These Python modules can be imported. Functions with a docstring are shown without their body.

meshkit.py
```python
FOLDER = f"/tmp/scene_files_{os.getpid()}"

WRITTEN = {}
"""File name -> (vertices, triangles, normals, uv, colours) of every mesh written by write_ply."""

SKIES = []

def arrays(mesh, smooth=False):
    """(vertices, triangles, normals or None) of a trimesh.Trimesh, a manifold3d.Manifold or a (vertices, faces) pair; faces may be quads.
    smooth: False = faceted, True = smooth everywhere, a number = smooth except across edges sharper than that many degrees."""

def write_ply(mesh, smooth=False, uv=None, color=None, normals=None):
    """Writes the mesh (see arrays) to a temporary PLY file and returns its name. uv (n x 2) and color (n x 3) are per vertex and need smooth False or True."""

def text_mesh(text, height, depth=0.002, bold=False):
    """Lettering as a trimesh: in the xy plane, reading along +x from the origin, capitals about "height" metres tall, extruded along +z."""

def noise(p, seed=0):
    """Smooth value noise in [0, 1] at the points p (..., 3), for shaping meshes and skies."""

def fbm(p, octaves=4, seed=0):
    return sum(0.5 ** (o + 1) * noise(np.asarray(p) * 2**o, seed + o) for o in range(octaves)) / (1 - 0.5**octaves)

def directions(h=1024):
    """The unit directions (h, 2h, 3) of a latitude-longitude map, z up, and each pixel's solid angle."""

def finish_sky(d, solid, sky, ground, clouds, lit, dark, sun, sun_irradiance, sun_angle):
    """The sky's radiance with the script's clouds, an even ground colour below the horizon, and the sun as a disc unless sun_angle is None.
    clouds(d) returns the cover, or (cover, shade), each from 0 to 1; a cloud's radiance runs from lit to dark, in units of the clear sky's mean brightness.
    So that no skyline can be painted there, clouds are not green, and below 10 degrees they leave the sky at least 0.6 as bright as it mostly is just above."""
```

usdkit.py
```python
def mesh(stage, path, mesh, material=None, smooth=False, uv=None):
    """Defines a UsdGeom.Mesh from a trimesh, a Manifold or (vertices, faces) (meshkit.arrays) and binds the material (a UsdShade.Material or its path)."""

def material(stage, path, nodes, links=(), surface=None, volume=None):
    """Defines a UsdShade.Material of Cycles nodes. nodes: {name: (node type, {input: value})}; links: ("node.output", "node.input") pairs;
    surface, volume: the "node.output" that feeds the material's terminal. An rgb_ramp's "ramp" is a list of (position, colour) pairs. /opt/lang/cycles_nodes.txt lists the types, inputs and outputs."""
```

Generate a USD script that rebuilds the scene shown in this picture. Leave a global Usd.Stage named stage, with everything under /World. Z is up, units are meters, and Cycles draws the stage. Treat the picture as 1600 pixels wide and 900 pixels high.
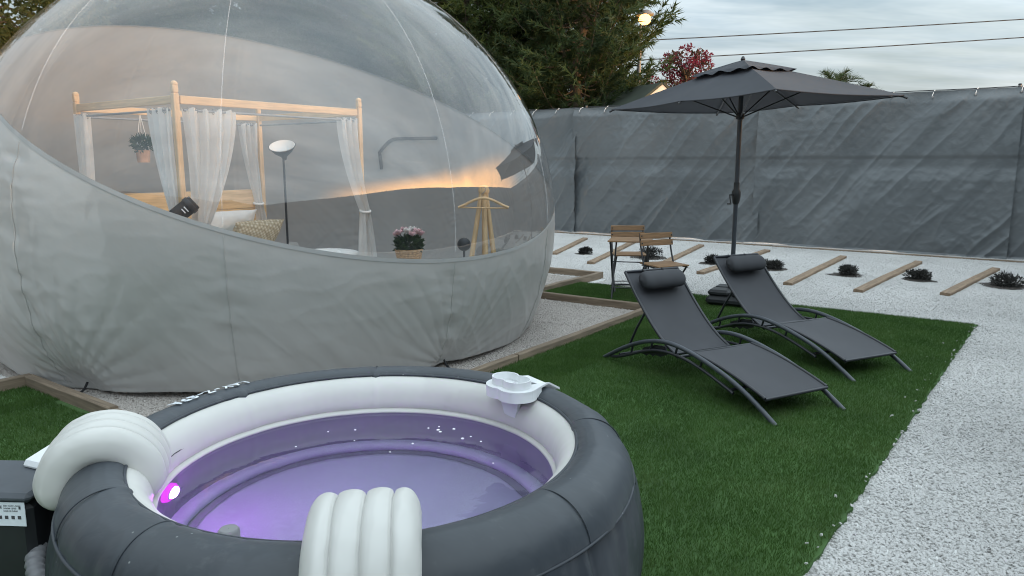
import math, random
import numpy as np
import trimesh
from pxr import Usd, UsdGeom, UsdLux, UsdShade, Gf, Sdf, Vt
import usdkit, meshkit

stage = Usd.Stage.CreateInMemory()
UsdGeom.SetStageUpAxis(stage, 'Z')
UsdGeom.SetStageMetersPerUnit(stage, 1.0)
UsdGeom.Xform.Define(stage, '/World')
UsdGeom.Scope.Define(stage, '/World/Looks')
PI = math.pi

# ------------------------------------------------------------------ camera, sky, sun, exposure
cam = UsdGeom.Camera.Define(stage, '/World/camera')
cam.CreateHorizontalApertureAttr(36.0)
cam.CreateVerticalApertureAttr(20.25)
cam.CreateFocalLengthAttr(1155.0 / 1600.0 * 36.0)
cam.CreateClippingRangeAttr(Gf.Vec2f(0.05, 5000))
cam.AddTranslateOp().Set(Gf.Vec3d(0, 0, 1.5))
cam.AddRotateXOp().Set(90.0 - math.degrees(math.atan(196.0 / 1155.0)))
cam.CreateExposureAttr(0.25)

SUN_AZ, SUN_EL = math.radians(104.0), math.radians(4.0)     # azimuth = atan2(x, y)
SKY_STRENGTH = 0.15
sky_nodes = {
    'tc': ('texture_coordinate', {}),
    'sky': ('sky_texture', {'sky_type': 'single_scattering', 'sun_disc': False, 'sun_elevation': SUN_EL, 'sun_rotation': SUN_AZ,
                            'altitude': 100.0, 'air_density': 1.0, 'aerosol_density': 1.2, 'ozone_density': 1.5}),
    'sep': ('separate_xyz', {}),
    # cloud sheet: directions projected on a flat layer overhead
    'zc': ('math', {'math_type': 'maximum', 'value2': 0.0}),
    'zo': ('math', {'math_type': 'add', 'value2': 0.12}),
    'px': ('math', {'math_type': 'divide'}), 'py': ('math', {'math_type': 'divide'}),
    'pv': ('combine_xyz', {}),
    'map': ('mapping', {'rotation': (0, 0, 0.5), 'scale': (0.55, 1.5, 1.0)}),
    'n1': ('noise_texture', {'scale': 0.9, 'detail': 6.0, 'roughness': 0.55, 'distortion': 0.6}),
    'cov': ('rgb_ramp', {'ramp': [(0.30, (0.55, 0.55, 0.55)), (0.62, (1, 1, 1))]}),
    'n2': ('noise_texture', {'scale': 2.2, 'detail': 5.0, 'roughness': 0.6, 'distortion': 0.3}),
    # warmth: towards the sunset and low down
    'sd': ('vector_math', {'math_type': 'dot_product',
                           'vector2': (math.sin(SUN_AZ), math.cos(SUN_AZ), 0.12)}),
    'sdr': ('map_range', {'range_type': 'smoothstep', 'from_min': 0.66, 'from_max': 1.0, 'to_min': 0.0, 'to_max': 1.0, 'clamp': True}),
    'elr': ('map_range', {'range_type': 'smoothstep', 'from_min': 0.345, 'from_max': 0.20, 'to_min': 0.0, 'to_max': 1.0, 'clamp': True}),
    'warm': ('math', {'math_type': 'multiply'}),
    'ccol': ('rgb_ramp', {'ramp': [(0.28, (1.80, 2.28, 2.62)), (0.68, (3.10, 3.48, 3.64))]}),
    # an overcast sky is brightest overhead, and this one brightens towards the sunset
    'zg': ('map_range', {'from_min': 0.0, 'from_max': 1.0, 'to_min': 1.0, 'to_max': 2.9, 'clamp': True}),
    'sg': ('map_range', {'from_min': -1.0, 'from_max': 1.0, 'to_min': 0.8, 'to_max': 1.7, 'clamp': True}),
    'gr': ('math', {'math_type': 'multiply'}),
    'csc': ('vector_math', {'math_type': 'scale'}),
    'hz': ('map_range', {'range_type': 'smoothstep', 'from_min': 0.20, 'from_max': 0.02, 'to_min': 0.0, 'to_max': 0.5, 'clamp': True}),
    'chz': ('mix_color', {'b': (3.35, 3.42, 3.42), 'use_clamp': False}),
    'cw': ('mix_color', {'b': (54.0, 28.0, 10.5), 'use_clamp': False}),
    'mixc': ('mix_color', {'use_clamp': False}),
    'bg': ('background_shader', {'strength': SKY_STRENGTH}),
}
sky_links = [('tc.generated', 'sep.vector'), ('sep.z', 'zc.value1'), ('zc.value', 'zo.value1'),
             ('sep.x', 'px.value1'), ('zo.value', 'px.value2'), ('sep.y', 'py.value1'), ('zo.value', 'py.value2'),
             ('px.value', 'pv.x'), ('py.value', 'pv.y'), ('pv.vector', 'map.vector'),
             ('map.vector', 'n1.vector'), ('map.vector', 'n2.vector'), ('n1.fac', 'cov.fac'),
             ('tc.generated', 'sd.vector1'), ('sd.value', 'sdr.value'), ('sep.z', 'elr.value'),
             ('sdr.result', 'warm.value1'), ('elr.result', 'warm.value2'),
             ('n2.fac', 'ccol.fac'), ('sep.z', 'hz.value'), ('hz.result', 'chz.fac'), ('sep.z', 'zg.value'), ('sd.value', 'sg.value'), ('zg.result', 'gr.value1'), ('sg.result', 'gr.value2'), ('ccol.color', 'csc.vector1'), ('gr.value', 'csc.scale'), ('csc.vector', 'chz.a'),
             ('warm.value', 'cw.fac'), ('chz.result', 'cw.a'),
             ('cov.color', 'mixc.fac'), ('sky.color', 'mixc.a'), ('cw.result', 'mixc.b'),
             ('mixc.result', 'bg.color')]
sky_mat = usdkit.material(stage, '/World/Looks/sky', sky_nodes, sky_links, surface='bg.background')
dome = UsdLux.DomeLight.Define(stage, '/World/sky')
UsdShade.MaterialBindingAPI.Apply(dome.GetPrim()).Bind(sky_mat)
dome.GetPrim().SetCustomDataByKey('kind', 'structure')

sun = UsdLux.DistantLight.Define(stage, '/World/sun')
sun.CreateNormalizeAttr(True)
sun.CreateIntensityAttr(0.15)
sun.CreateAngleAttr(12.0)
sun.CreateColorAttr(Gf.Vec3f(1.0, 0.72, 0.48))
sun.AddRotateZOp().Set(-math.degrees(SUN_AZ))               # +y towards the sun's azimuth
sun.AddRotateXOp().Set(90.0 + math.degrees(SUN_EL))         # the light's +z axis then points at the sun

# ------------------------------------------------------------------ frames and helpers
V = np.array([0.815, -0.5795]); U = np.array([0.5795, 0.815])   # the garden's two directions
def G(v, u, z=0.0):
    p = v * V + u * U
    return np.array([p[0], p[1], z])
YAW = math.degrees(math.atan2(V[1], V[0]))

used = {}
def numbered(name, parent='/World'):
    k = used.get((parent, name), 0); used[(parent, name)] = k + 1
    return name if k == 0 else f'{name}_{k:03d}'
def meta(p, label=None, cat=None, group=None, kind=None):
    for k, v in (('label', label), ('category', cat), ('group', group), ('kind', kind)):
        if v: p.SetCustomDataByKey(k, v)
    return p
def thing(name, label, cat, loc=(0, 0, 0), rz=0.0, group=None):
    x = UsdGeom.Xform.Define(stage, '/World/' + numbered(name))
    x.AddTranslateOp().Set(Gf.Vec3d(*map(float, loc))); x.AddRotateZOp().Set(float(rz))
    return meta(x.GetPrim(), label, cat, group)
def obj(name, mesh, m, parent=None, smooth=False, loc=None, rz=None, label=None, kind=None):
    base = str(parent.GetPath()) if parent else '/World'
    g = usdkit.mesh(stage, base + '/' + numbered(name, base), mesh, m, smooth=smooth)
    if loc is not None: g.AddTranslateOp().Set(Gf.Vec3d(*map(float, loc)))
    if rz is not None: g.AddRotateZOp().Set(float(rz))
    return meta(g.GetPrim(), label, kind=kind)
def dup(root, loc, rz, label, group=None):
    was = root.GetCustomData()
    r = thing(root.GetName().rsplit('_0', 1)[0], label, was['category'], loc, rz, group or was.get('group'))
    r.GetReferences().AddInternalReference(root.GetPath()); r.SetInstanceable(True)
    return r

def cat(ms):
    vs, fs, n = [], [], 0
    for m in ms:
        v, f = (np.asarray(m.vertices), np.asarray(m.faces)) if hasattr(m, 'vertices') else (np.asarray(m[0], float), np.asarray(m[1], int))
        if f.shape[1] == 4: f = np.vstack([f[:, [0, 1, 2]], f[:, [0, 2, 3]]])
        vs.append(v); fs.append(f + n); n += len(v)
    return np.vstack(vs), np.vstack(fs)
def box(c, s, rz=0.0, ch=0.0):
    """A box; ch > 0 chamfers all its edges."""
    h = np.array(s, float) / 2
    if ch > 0:
        P = []
        for sx in (-1, 1):
            for sy in (-1, 1):
                for sz in (-1, 1):
                    q = np.array([sx, sy, sz]) * h
                    for k in range(3):
                        w = q - np.array([sx, sy, sz]) * ch; w[k] = q[k]; P.append(w)
        m = trimesh.convex.convex_hull(np.array(P)); v, f = np.array(m.vertices), np.array(m.faces)
    else:
        m = trimesh.creation.box(s); v, f = np.array(m.vertices), np.array(m.faces)
    c_, s_ = math.cos(rz), math.sin(rz)
    v = v @ np.array([[c_, s_, 0], [-s_, c_, 0], [0, 0, 1]]) + np.asarray(c, float)
    return v, f
def tube(pts, r, sides=8, cap=True, squash=None):
    p = np.asarray(pts, float); n = len(p)
    r = np.broadcast_to(np.asarray(r, float), (n,))
    t = np.gradient(p, axis=0); t /= np.linalg.norm(t, axis=1, keepdims=True) + 1e-12
    ref = np.array([0, 0, 1.0]) if np.abs(t[:, 2]).mean() < 0.8 else np.array([1.0, 0, 0])
    a = np.cross(t, ref); a /= np.linalg.norm(a, axis=1, keepdims=True) + 1e-12
    b = np.cross(t, a)
    ang = np.arange(sides) * 2 * PI / sides
    v = p[:, None] + r[:, None, None] * (np.cos(ang)[None, :, None] * a[:, None] + np.sin(ang)[None, :, None] * b[:, None])
    v = v.reshape(-1, 3)
    i, j = np.meshgrid(np.arange(n - 1), np.arange(sides), indexing='ij')
    q = np.stack([i * sides + j, i * sides + (j + 1) % sides, (i + 1) * sides + (j + 1) % sides, (i + 1) * sides + j], -1).reshape(-1, 4)
    f = np.vstack([q[:, [0, 2, 1]], q[:, [0, 3, 2]]])
    if cap:
        v = np.vstack([v, p[0], p[-1]]); k = len(v)
        j = np.arange(sides)
        f = np.vstack([f, np.c_[np.full(sides, k - 2), j, (j + 1) % sides],
                       np.c_[np.full(sides, k - 1), (n - 1) * sides + (j + 1) % sides, (n - 1) * sides + j]])
    return v, f
def grid(P, wrap_u=False, flip=False):
    """P (nu, nv, 3) -> quads; wrap_u closes the first axis."""
    nu, nv = P.shape[:2]
    i, j = np.meshgrid(np.arange(nu if wrap_u else nu - 1), np.arange(nv - 1), indexing='ij')
    i2 = (i + 1) % nu
    q = np.stack([i * nv + j, i2 * nv + j, i2 * nv + j + 1, i * nv + j + 1], -1).reshape(-1, 4)
    if flip: q = q[:, ::-1]
    return P.reshape(-1, 3), np.vstack([q[:, [0, 1, 2]], q[:, [0, 2, 3]]])
def lathe(prof, n=64, a0=0, a1=2 * PI, flip=False, c=(0, 0, 0)):
    prof = np.asarray(prof, float); full = abs(a1 - a0 - 2 * PI) < 1e-6
    a = np.linspace(a0, a1, n, endpoint=not full)
    P = np.stack([np.cos(a)[:, None] * prof[None, :, 0], np.sin(a)[:, None] * prof[None, :, 0], np.broadcast_to(prof[None, :, 1], (n, len(prof)))], -1)
    return grid(P + np.asarray(c, float), full, flip)
def spline(pts, n):
    from scipy.interpolate import CubicSpline
    p = np.asarray(pts, float); d = np.r_[0, np.cumsum(np.linalg.norm(np.diff(p, axis=0), axis=1))]
    return CubicSpline(d, p)(np.linspace(0, d[-1], n))
def move(m, loc=(0, 0, 0), rz=0.0, R=None, s=1.0):
    v, f = (np.asarray(m.vertices), np.asarray(m.faces)) if hasattr(m, 'vertices') else m
    v = np.asarray(v, float) * s
    if R is not None: v = v @ np.asarray(R).T
    c_, s_ = math.cos(rz), math.sin(rz)
    return v @ np.array([[c_, s_, 0], [-s_, c_, 0], [0, 0, 1]]) + np.asarray(loc, float), f
def ellipsoid(c, s, sub=2):
    m = trimesh.creation.icosphere(sub, 1.0); return np.array(m.vertices) * np.array(s) + np.array(c), np.array(m.faces)
def smst(x, a, b):
    t = np.clip((x - a) / (b - a), 0, 1); return t * t * (3 - 2 * t)

def leaf_ball(c, rad, n, ln, wd, seed, up=0.5, flat=1.0):
    r = np.random.default_rng(seed)
    d = r.normal(size=(n, 3)); d /= np.linalg.norm(d, axis=1, keepdims=True)
    b = np.asarray(c) + d * rad * np.array([1, 1, flat]) * np.cbrt(r.uniform(0.05, 1, n))[:, None]
    o = d + np.array([0, 0, up]) + r.normal(0, 0.5, (n, 3)); o /= np.linalg.norm(o, axis=1, keepdims=True)
    s = np.cross(o, r.normal(size=(n, 3))); s /= np.linalg.norm(s, axis=1, keepdims=True)
    L = ln * r.uniform(0.6, 1.3, n)[:, None]
    P = np.stack([b, b + o * L * 0.5 + s * wd * 0.5, b + o * L, b + o * L * 0.5 - s * wd * 0.5], 1)
    f = (np.arange(n) * 4)[:, None, None] + np.array([(0, 1, 2), (0, 2, 3)])[None]
    return P.reshape(-1, 3), f.reshape(-1, 3)

# ------------------------------------------------------------------ materials
def mat(name, col, rough=0.5, var=0.15, scale=5.0, bump=0.0, bscale=60.0, bdist=0.01, stretch=None, hue=None, metallic=0.0,
        spec=0.5, sheen=0.0, island=0.0, transl=0.0, detail=4.0, coat=0.0, world=False):
    """A principled surface whose colour wanders between col*(1-var) and col*(1+var) (or towards hue)."""
    col = np.array(col, float); hi = np.clip(np.array(hue, float) if hue is not None else col * (1 + var), 0, 0.95); lo = col * (1 - var)
    N = {'tc': ('texture_coordinate', {}), 'mp': ('mapping', {'scale': stretch or (1, 1, 1)}),
         'n': ('noise_texture', {'scale': scale, 'detail': detail, 'roughness': 0.6}),
         'r': ('rgb_ramp', {'ramp': [(0.28, lo), (0.5, col), (0.72, hi)]}),
         'p': ('principled_bsdf', {'roughness': rough, 'metallic': metallic, 'specular_ior_level': spec, 'coat_weight': coat,
                                   'sheen_weight': sheen, 'sheen_roughness': 0.4})}
    if world:
        N['tc'] = ('geometry', {})
    L = [('tc.position' if world else 'tc.object', 'mp.vector'), ('mp.vector', 'n.vector'), ('n.fac', 'r.fac')]
    out = 'r.color'
    if island:
        N['g'] = ('geometry', {}); N['ir'] = ('map_range', {'to_min': 1 - island, 'to_max': 1 + island}); N['im'] = ('vector_math', {'math_type': 'scale'})
        L += [('g.random_per_island', 'ir.value'), ('r.color', 'im.vector1'), ('ir.result', 'im.scale')]; out = 'im.vector'
    L.append((out, 'p.base_color'))
    if bump:
        N['bn'] = ('noise_texture', {'scale': bscale, 'detail': 3.0}); N['b'] = ('bump', {'strength': bump, 'distance': bdist})
        L += [('mp.vector', 'bn.vector'), ('bn.fac', 'b.height'), ('b.normal', 'p.normal')]
    surf = 'p.BSDF'
    if transl:
        N['t'] = ('translucent_bsdf', {}); N['mx'] = ('mix_closure', {'fac': transl})
        L += [(out, 't.color'), ('p.BSDF', 'mx.closure1'), ('t.BSDF', 'mx.closure2')]; surf = 'mx.closure'
    return usdkit.material(stage, '/World/Looks/' + name, N, L, surface=surf)

def vinyl(name, lo, hi):
    return usdkit.material(stage, '/World/Looks/' + name, {
        'tc': ('texture_coordinate', {}), 'n': ('noise_texture', {'scale': 3.5, 'detail': 5.0, 'roughness': 0.65}), 'r': ('rgb_ramp', {'ramp': [(0.3, lo), (0.7, hi)]}),
        'v': ('voronoi_texture', {'scale': 34.0}), 'vs': ('rgb_ramp', {'ramp': [(0.0, (1, 1, 1)), (0.06, (1, 1, 1)), (0.11, (0, 0, 0))]}), 'vc': ('separate_color', {}), 'vt': ('math', {'math_type': 'greater_than', 'value2': 0.90}),
        'vm': ('math', {'math_type': 'multiply'}), 's': ('noise_texture', {'scale': 9.0, 'detail': 8.0, 'roughness': 0.75}), 'sr': ('rgb_ramp', {'ramp': [(0.56, (0, 0, 0)), (0.74, (0.20, 0.20, 0.20))]}),
        'ma': ('math', {'math_type': 'maximum'}), 'mx': ('mix_color', {'b': (0.20, 0.21, 0.21)}), 'rr': ('map_range', {'from_min': 0.3, 'from_max': 0.7, 'to_min': 0.34, 'to_max': 0.52}),
        'w': ('noise_texture', {'scale': 20.0, 'detail': 4.0, 'distortion': 0.6}), 'b': ('bump', {'strength': 0.25, 'distance': 0.006}),
        'p': ('principled_bsdf', {'specular_ior_level': 0.5})},
        [('tc.object', 'n.vector'), ('n.fac', 'r.fac'), ('tc.object', 'v.vector'), ('v.distance', 'vs.fac'), ('v.color', 'vc.color'), ('vc.r', 'vt.value1'), ('vs.color', 'vm.value1'), ('vt.value', 'vm.value2'),
         ('tc.object', 's.vector'), ('s.fac', 'sr.fac'), ('sr.color', 'ma.value1'), ('vm.value', 'ma.value2'), ('ma.value', 'mx.fac'), ('r.color', 'mx.a'), ('mx.result', 'p.base_color'),
         ('n.fac', 'rr.value'), ('rr.result', 'p.roughness'), ('tc.object', 'w.vector'), ('w.fac', 'b.height'), ('b.normal', 'p.normal')], surface='p.BSDF')
M = {}
M['tarp'] = usdkit.material(stage, '/World/Looks/tarp_grey', {
    'tc': ('texture_coordinate', {}), 'm1': ('mapping', {'rotation': (0, 0.86, 0)}), 'm2': ('mapping', {'scale': (5.2, 5.2, 0.9)}),
    'n1': ('noise_texture', {'type': 'ridged_multifractal', 'scale': 0.55, 'detail': 4.0, 'roughness': 0.55, 'distortion': 0.5}),
    'n2': ('noise_texture', {'scale': 9.0, 'detail': 4.0, 'roughness': 0.6, 'distortion': 0.8}),
    'n3': ('noise_texture', {'scale': 0.8, 'detail': 3.0}),
    'r': ('rgb_ramp', {'ramp': [(0.3, (0.096, 0.107, 0.115)), (0.7, (0.138, 0.150, 0.158))]}),
    'b1': ('bump', {'strength': 0.25, 'distance': 0.035}), 'b2': ('bump', {'strength': 0.30, 'distance': 0.03}),
    'p': ('principled_bsdf', {'roughness': 0.32, 'specular_ior_level': 0.75})},
    [('tc.object', 'm1.vector'), ('m1.vector', 'm2.vector'), ('m2.vector', 'n1.vector'), ('tc.object', 'n2.vector'), ('tc.object', 'n3.vector'), ('n3.fac', 'r.fac'),
     ('r.color', 'p.base_color'), ('n1.fac', 'b1.height'), ('n2.fac', 'b2.height'), ('b1.normal', 'b2.normal'), ('b2.normal', 'p.normal')], surface='p.BSDF')
M['skirt'] = mat('grey_membrane', (0.430, 0.424, 0.414), 0.33, 0.06, 1.3, bump=0.14, bscale=11, bdist=0.02, spec=0.6, transl=0.07)
M['seam'] = mat('membrane_seam', (0.33, 0.335, 0.335), 0.4, 0.08, 4)
M['floorfab'] = mat('tent_floor', (0.22, 0.225, 0.23), 0.6, 0.12, 2)
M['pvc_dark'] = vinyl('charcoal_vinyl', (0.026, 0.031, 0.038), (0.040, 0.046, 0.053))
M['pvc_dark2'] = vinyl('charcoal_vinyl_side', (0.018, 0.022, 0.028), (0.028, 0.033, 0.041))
M['pvc_white'] = mat('white_vinyl', (0.57, 0.56, 0.53), 0.38, 0.04, 3.0, bump=0.06, bscale=30, bdist=0.004)
M['pvc_grey'] = mat('grey_liner', (0.185, 0.185, 0.25), 0.45, 0.06, 3.0)
M['pvc_floor'] = mat('pale_liner', (0.39, 0.40, 0.53), 0.45, 0.06, 3.0, bump=0.1, bscale=6, bdist=0.01)
M['plastic_white'] = mat('white_plastic', (0.72, 0.73, 0.74), 0.35, 0.03, 4.0)
M['plastic_black'] = mat('black_plastic', (0.014, 0.015, 0.017), 0.45, 0.25, 6.0, bump=0.1, bscale=150, bdist=0.002)
M['plastic_grey'] = mat('dark_grey_plastic', (0.055, 0.062, 0.072), 0.5, 0.2, 6.0, bump=0.1, bscale=150, bdist=0.002)
M['plastic_mid'] = mat('grey_plastic', (0.20, 0.20, 0.21), 0.45, 0.1, 6.0)
M['steel_dark'] = mat('dark_powder_coat', (0.013, 0.014, 0.018), 0.38, 0.15, 14.0, spec=0.6)
M['steel_grey'] = mat('grey_powder_coat', (0.040, 0.046, 0.056), 0.34, 0.15, 14.0, spec=0.6)
M['sling'] = mat('sling_textile', (0.028, 0.029, 0.035), 0.62, 0.14, 5.0, bump=0.3, bscale=420, bdist=0.002, sheen=0.1)
M['bolster'] = mat('bolster_textile', (0.030, 0.031, 0.036), 0.7, 0.15, 6.0, bump=0.3, bscale=300, bdist=0.002)
M['canopy'] = mat('umbrella_cloth', (0.044, 0.047, 0.057), 0.75, 0.10, 4.0, bump=0.2, bscale=260, bdist=0.002, transl=0.05)
M['lawnbase'] = mat('lawn_backing', (0.052, 0.112, 0.028), 0.9, 0.3, 2.0)
M['pine'] = mat('pine_wood', (0.68, 0.47, 0.26), 0.55, 0.22, 3.5, stretch=(1.2, 14, 14), bump=0.1, bscale=20, bdist=0.003)
M['pine2'] = mat('pine_wood_upright', (0.68, 0.47, 0.26), 0.55, 0.2, 3.5, stretch=(14, 14, 1.2))
M['timber'] = mat('garden_timber', (0.20, 0.152, 0.108), 0.8, 0.35, 4.0, stretch=(1.0, 16, 10), bump=0.35, bscale=12, bdist=0.006)
M['plank'] = mat('garden_plank', (0.235, 0.165, 0.11), 0.8, 0.40, 4.0, stretch=(1.0, 18, 10), bump=0.35, bscale=12, bdist=0.006)
M['acacia'] = mat('acacia_wood', (0.26, 0.15, 0.075), 0.55, 0.35, 5.0, stretch=(1.5, 22, 22))
M['sheet'] = mat('white_linen', (0.78, 0.77, 0.75), 0.8, 0.04, 8.0, bump=0.15, bscale=20, bdist=0.01)
M['pot'] = mat('terracotta', (0.50, 0.30, 0.20), 0.8, 0.2, 14.0)
M['basket'] = mat('woven_basket', (0.42, 0.27, 0.14), 0.8, 0.5, 55.0, stretch=(1, 1, 2.2), bump=0.6, bscale=60, bdist=0.006)
M['leaf'] = mat('house_leaf', (0.045, 0.085, 0.03), 0.55, 0.4, 12.0, island=0.35, transl=0.25)
M['petal'] = mat('pink_petal', (0.80, 0.52, 0.55), 0.6, 0.3, 30.0, hue=(0.86, 0.78, 0.76), transl=0.2)
M['petalw'] = mat('white_petal', (0.80, 0.77, 0.74), 0.6, 0.06, 30.0, transl=0.2)
M['bark'] = mat('tree_bark', (0.11, 0.085, 0.06), 0.9, 0.4, 8.0, stretch=(1, 1, 0.3), bump=0.6, bscale=12, bdist=0.03)
M['needle'] = mat('conifer_needle', (0.125, 0.185, 0.042), 0.7, 0.5, 0.55, island=0.5, transl=0.3, hue=(0.27, 0.32, 0.075))
M['needle2'] = mat('conifer_needle_dark', (0.082, 0.138, 0.042), 0.7, 0.5, 0.55, island=0.5, transl=0.3, hue=(0.17, 0.24, 0.07))
M['leafb'] = mat('broad_leaf', (0.14, 0.17, 0.04), 0.6, 0.5, 0.9, island=0.5, transl=0.35, hue=(0.17, 0.135, 0.035))
M['bract'] = mat('crimson_bract', (0.42, 0.05, 0.10), 0.6, 0.45, 1.6, island=0.5, transl=0.35, hue=(0.58, 0.13, 0.19))
M['bractleaf'] = mat('bronze_leaf', (0.11, 0.075, 0.045), 0.6, 0.5, 1.6, island=0.4, transl=0.3)
M['palm'] = mat('palm_leaf', (0.075, 0.10, 0.045), 0.5, 0.3, 1.0, island=0.3, transl=0.3)
M['laven'] = mat('lavender_leaf', (0.062, 0.060, 0.054), 0.8, 0.5, 8.0, island=0.5, transl=0.15)
M['soil'] = mat('dark_soil', (0.05, 0.042, 0.036), 0.95, 0.4, 20.0, bump=0.6, bscale=50, bdist=0.01)
M['bagblack'] = mat('black_nylon', (0.012, 0.012, 0.014), 0.6, 0.3, 10.0)
M['print_white'] = mat('white_print', (0.74, 0.78, 0.82), 0.5, 0.06, 20.0)
M['print_black'] = mat('black_print', (0.06, 0.06, 0.065), 0.6, 0.1, 20.0)
M['wall_white'] = mat('white_render', (0.72, 0.66, 0.58), 0.9, 0.08, 1.5)
M['roof_green'] = mat('dark_green_roof', (0.035, 0.045, 0.032), 0.8, 0.25, 2.0)
M['wire'] = mat('cable_black', (0.06, 0.065, 0.07), 0.6, 0.1, 5.0)
M['galv'] = mat('galvanised_steel', (0.28, 0.29, 0.30), 0.45, 0.15, 8.0, metallic=0.4)
M['foam'] = mat('foam_white', (0.8, 0.8, 0.82), 0.5, 0.03, 20)
M['lampin'] = mat('lamp_bowl_white', (0.84, 0.83, 0.80), 0.5, 0.03, 8)

def simple(name, nodes, links, surface):
    return usdkit.material(stage, '/World/Looks/' + name, nodes, links, surface=surface)
# clear membrane: mostly transparent, mirror-like by a Schlick term that is the same from both sides
M['clear'] = simple('clear_membrane', {
    'lw': ('layer_weight', {'blend': 0.5}), 'pw': ('math', {'math_type': 'power', 'value2': 4.2}),
    'mr': ('map_range', {'to_min': 0.135, 'to_max': 0.95}),
    'gl': ('glossy_bsdf', {'color': (1, 1, 1), 'roughness': 0.018}), 'tr': ('transparent_bsdf', {'color': (0.85, 0.86, 0.87)}),
    'mx': ('mix_closure', {})},
    [('lw.facing', 'pw.value1'), ('pw.value', 'mr.value'), ('mr.result', 'mx.fac'), ('tr.BSDF', 'mx.closure1'), ('gl.BSDF', 'mx.closure2')], 'mx.closure')
M['clearseam'] = simple('welded_clear_seam', {'d': ('diffuse_bsdf', {'color': (0.75, 0.77, 0.8)}), 'tr': ('transparent_bsdf', {'color': (1, 1, 1)}), 'mx': ('mix_closure', {'fac': 0.92})},
    [('d.BSDF', 'mx.closure1'), ('tr.BSDF', 'mx.closure2')], 'mx.closure')
M['water'] = simple('pool_water', {
    'g': ('geometry', {}), 'n': ('noise_texture', {'scale': 6.0, 'detail': 3.0}), 'b': ('bump', {'strength': 0.16, 'distance': 0.01}),
    'w': ('glass_bsdf', {'color': (0.97, 0.98, 1.0), 'roughness': 0.0, 'IOR': 1.33})},
    [('g.position', 'n.vector'), ('n.fac', 'b.height'), ('b.normal', 'w.normal')], 'w.BSDF')
M['tublamp'] = simple('violet_lamp', {'e': ('emission', {'color': (0.66, 0.11, 1.0), 'strength': 150.0})}, [], 'e.emission')
M['tubhalo'] = simple('painted_magenta_halo', {'e': ('emission', {'color': (0.72, 0.05, 0.90), 'strength': 1.1})}, [], 'e.emission')  # painted halo: emission imitating the lamp's bloom in the water
M['streetglow'] = simple('sodium_glow', {'e': ('emission', {'color': (1.0, 0.46, 0.12), 'strength': 5.5})}, [], 'e.emission')
def sheer_mat():
    return simple('sheer_voile', {
        'tc': ('texture_coordinate', {}), 'n': ('noise_texture', {'scale': 7.0, 'detail': 3.0}),
        'r': ('rgb_ramp', {'ramp': [(0.3, (0.78, 0.76, 0.74)), (0.7, (0.88, 0.87, 0.85))]}),
        'd': ('diffuse_bsdf', {}), 't': ('translucent_bsdf', {}), 'dt': ('mix_closure', {'fac': 0.35}),
        'tr': ('transparent_bsdf', {'color': (1, 1, 1)}), 'mx': ('mix_closure', {'fac': 0.14})},
        [('tc.object', 'n.vector'), ('n.fac', 'r.fac'), ('r.color', 'd.color'), ('r.color', 't.color'), ('d.BSDF', 'dt.closure1'), ('t.BSDF', 'dt.closure2'),
         ('dt.closure', 'mx.closure1'), ('tr.BSDF', 'mx.closure2')], 'mx.closure')
M['sheer'] = sheer_mat()
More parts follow.
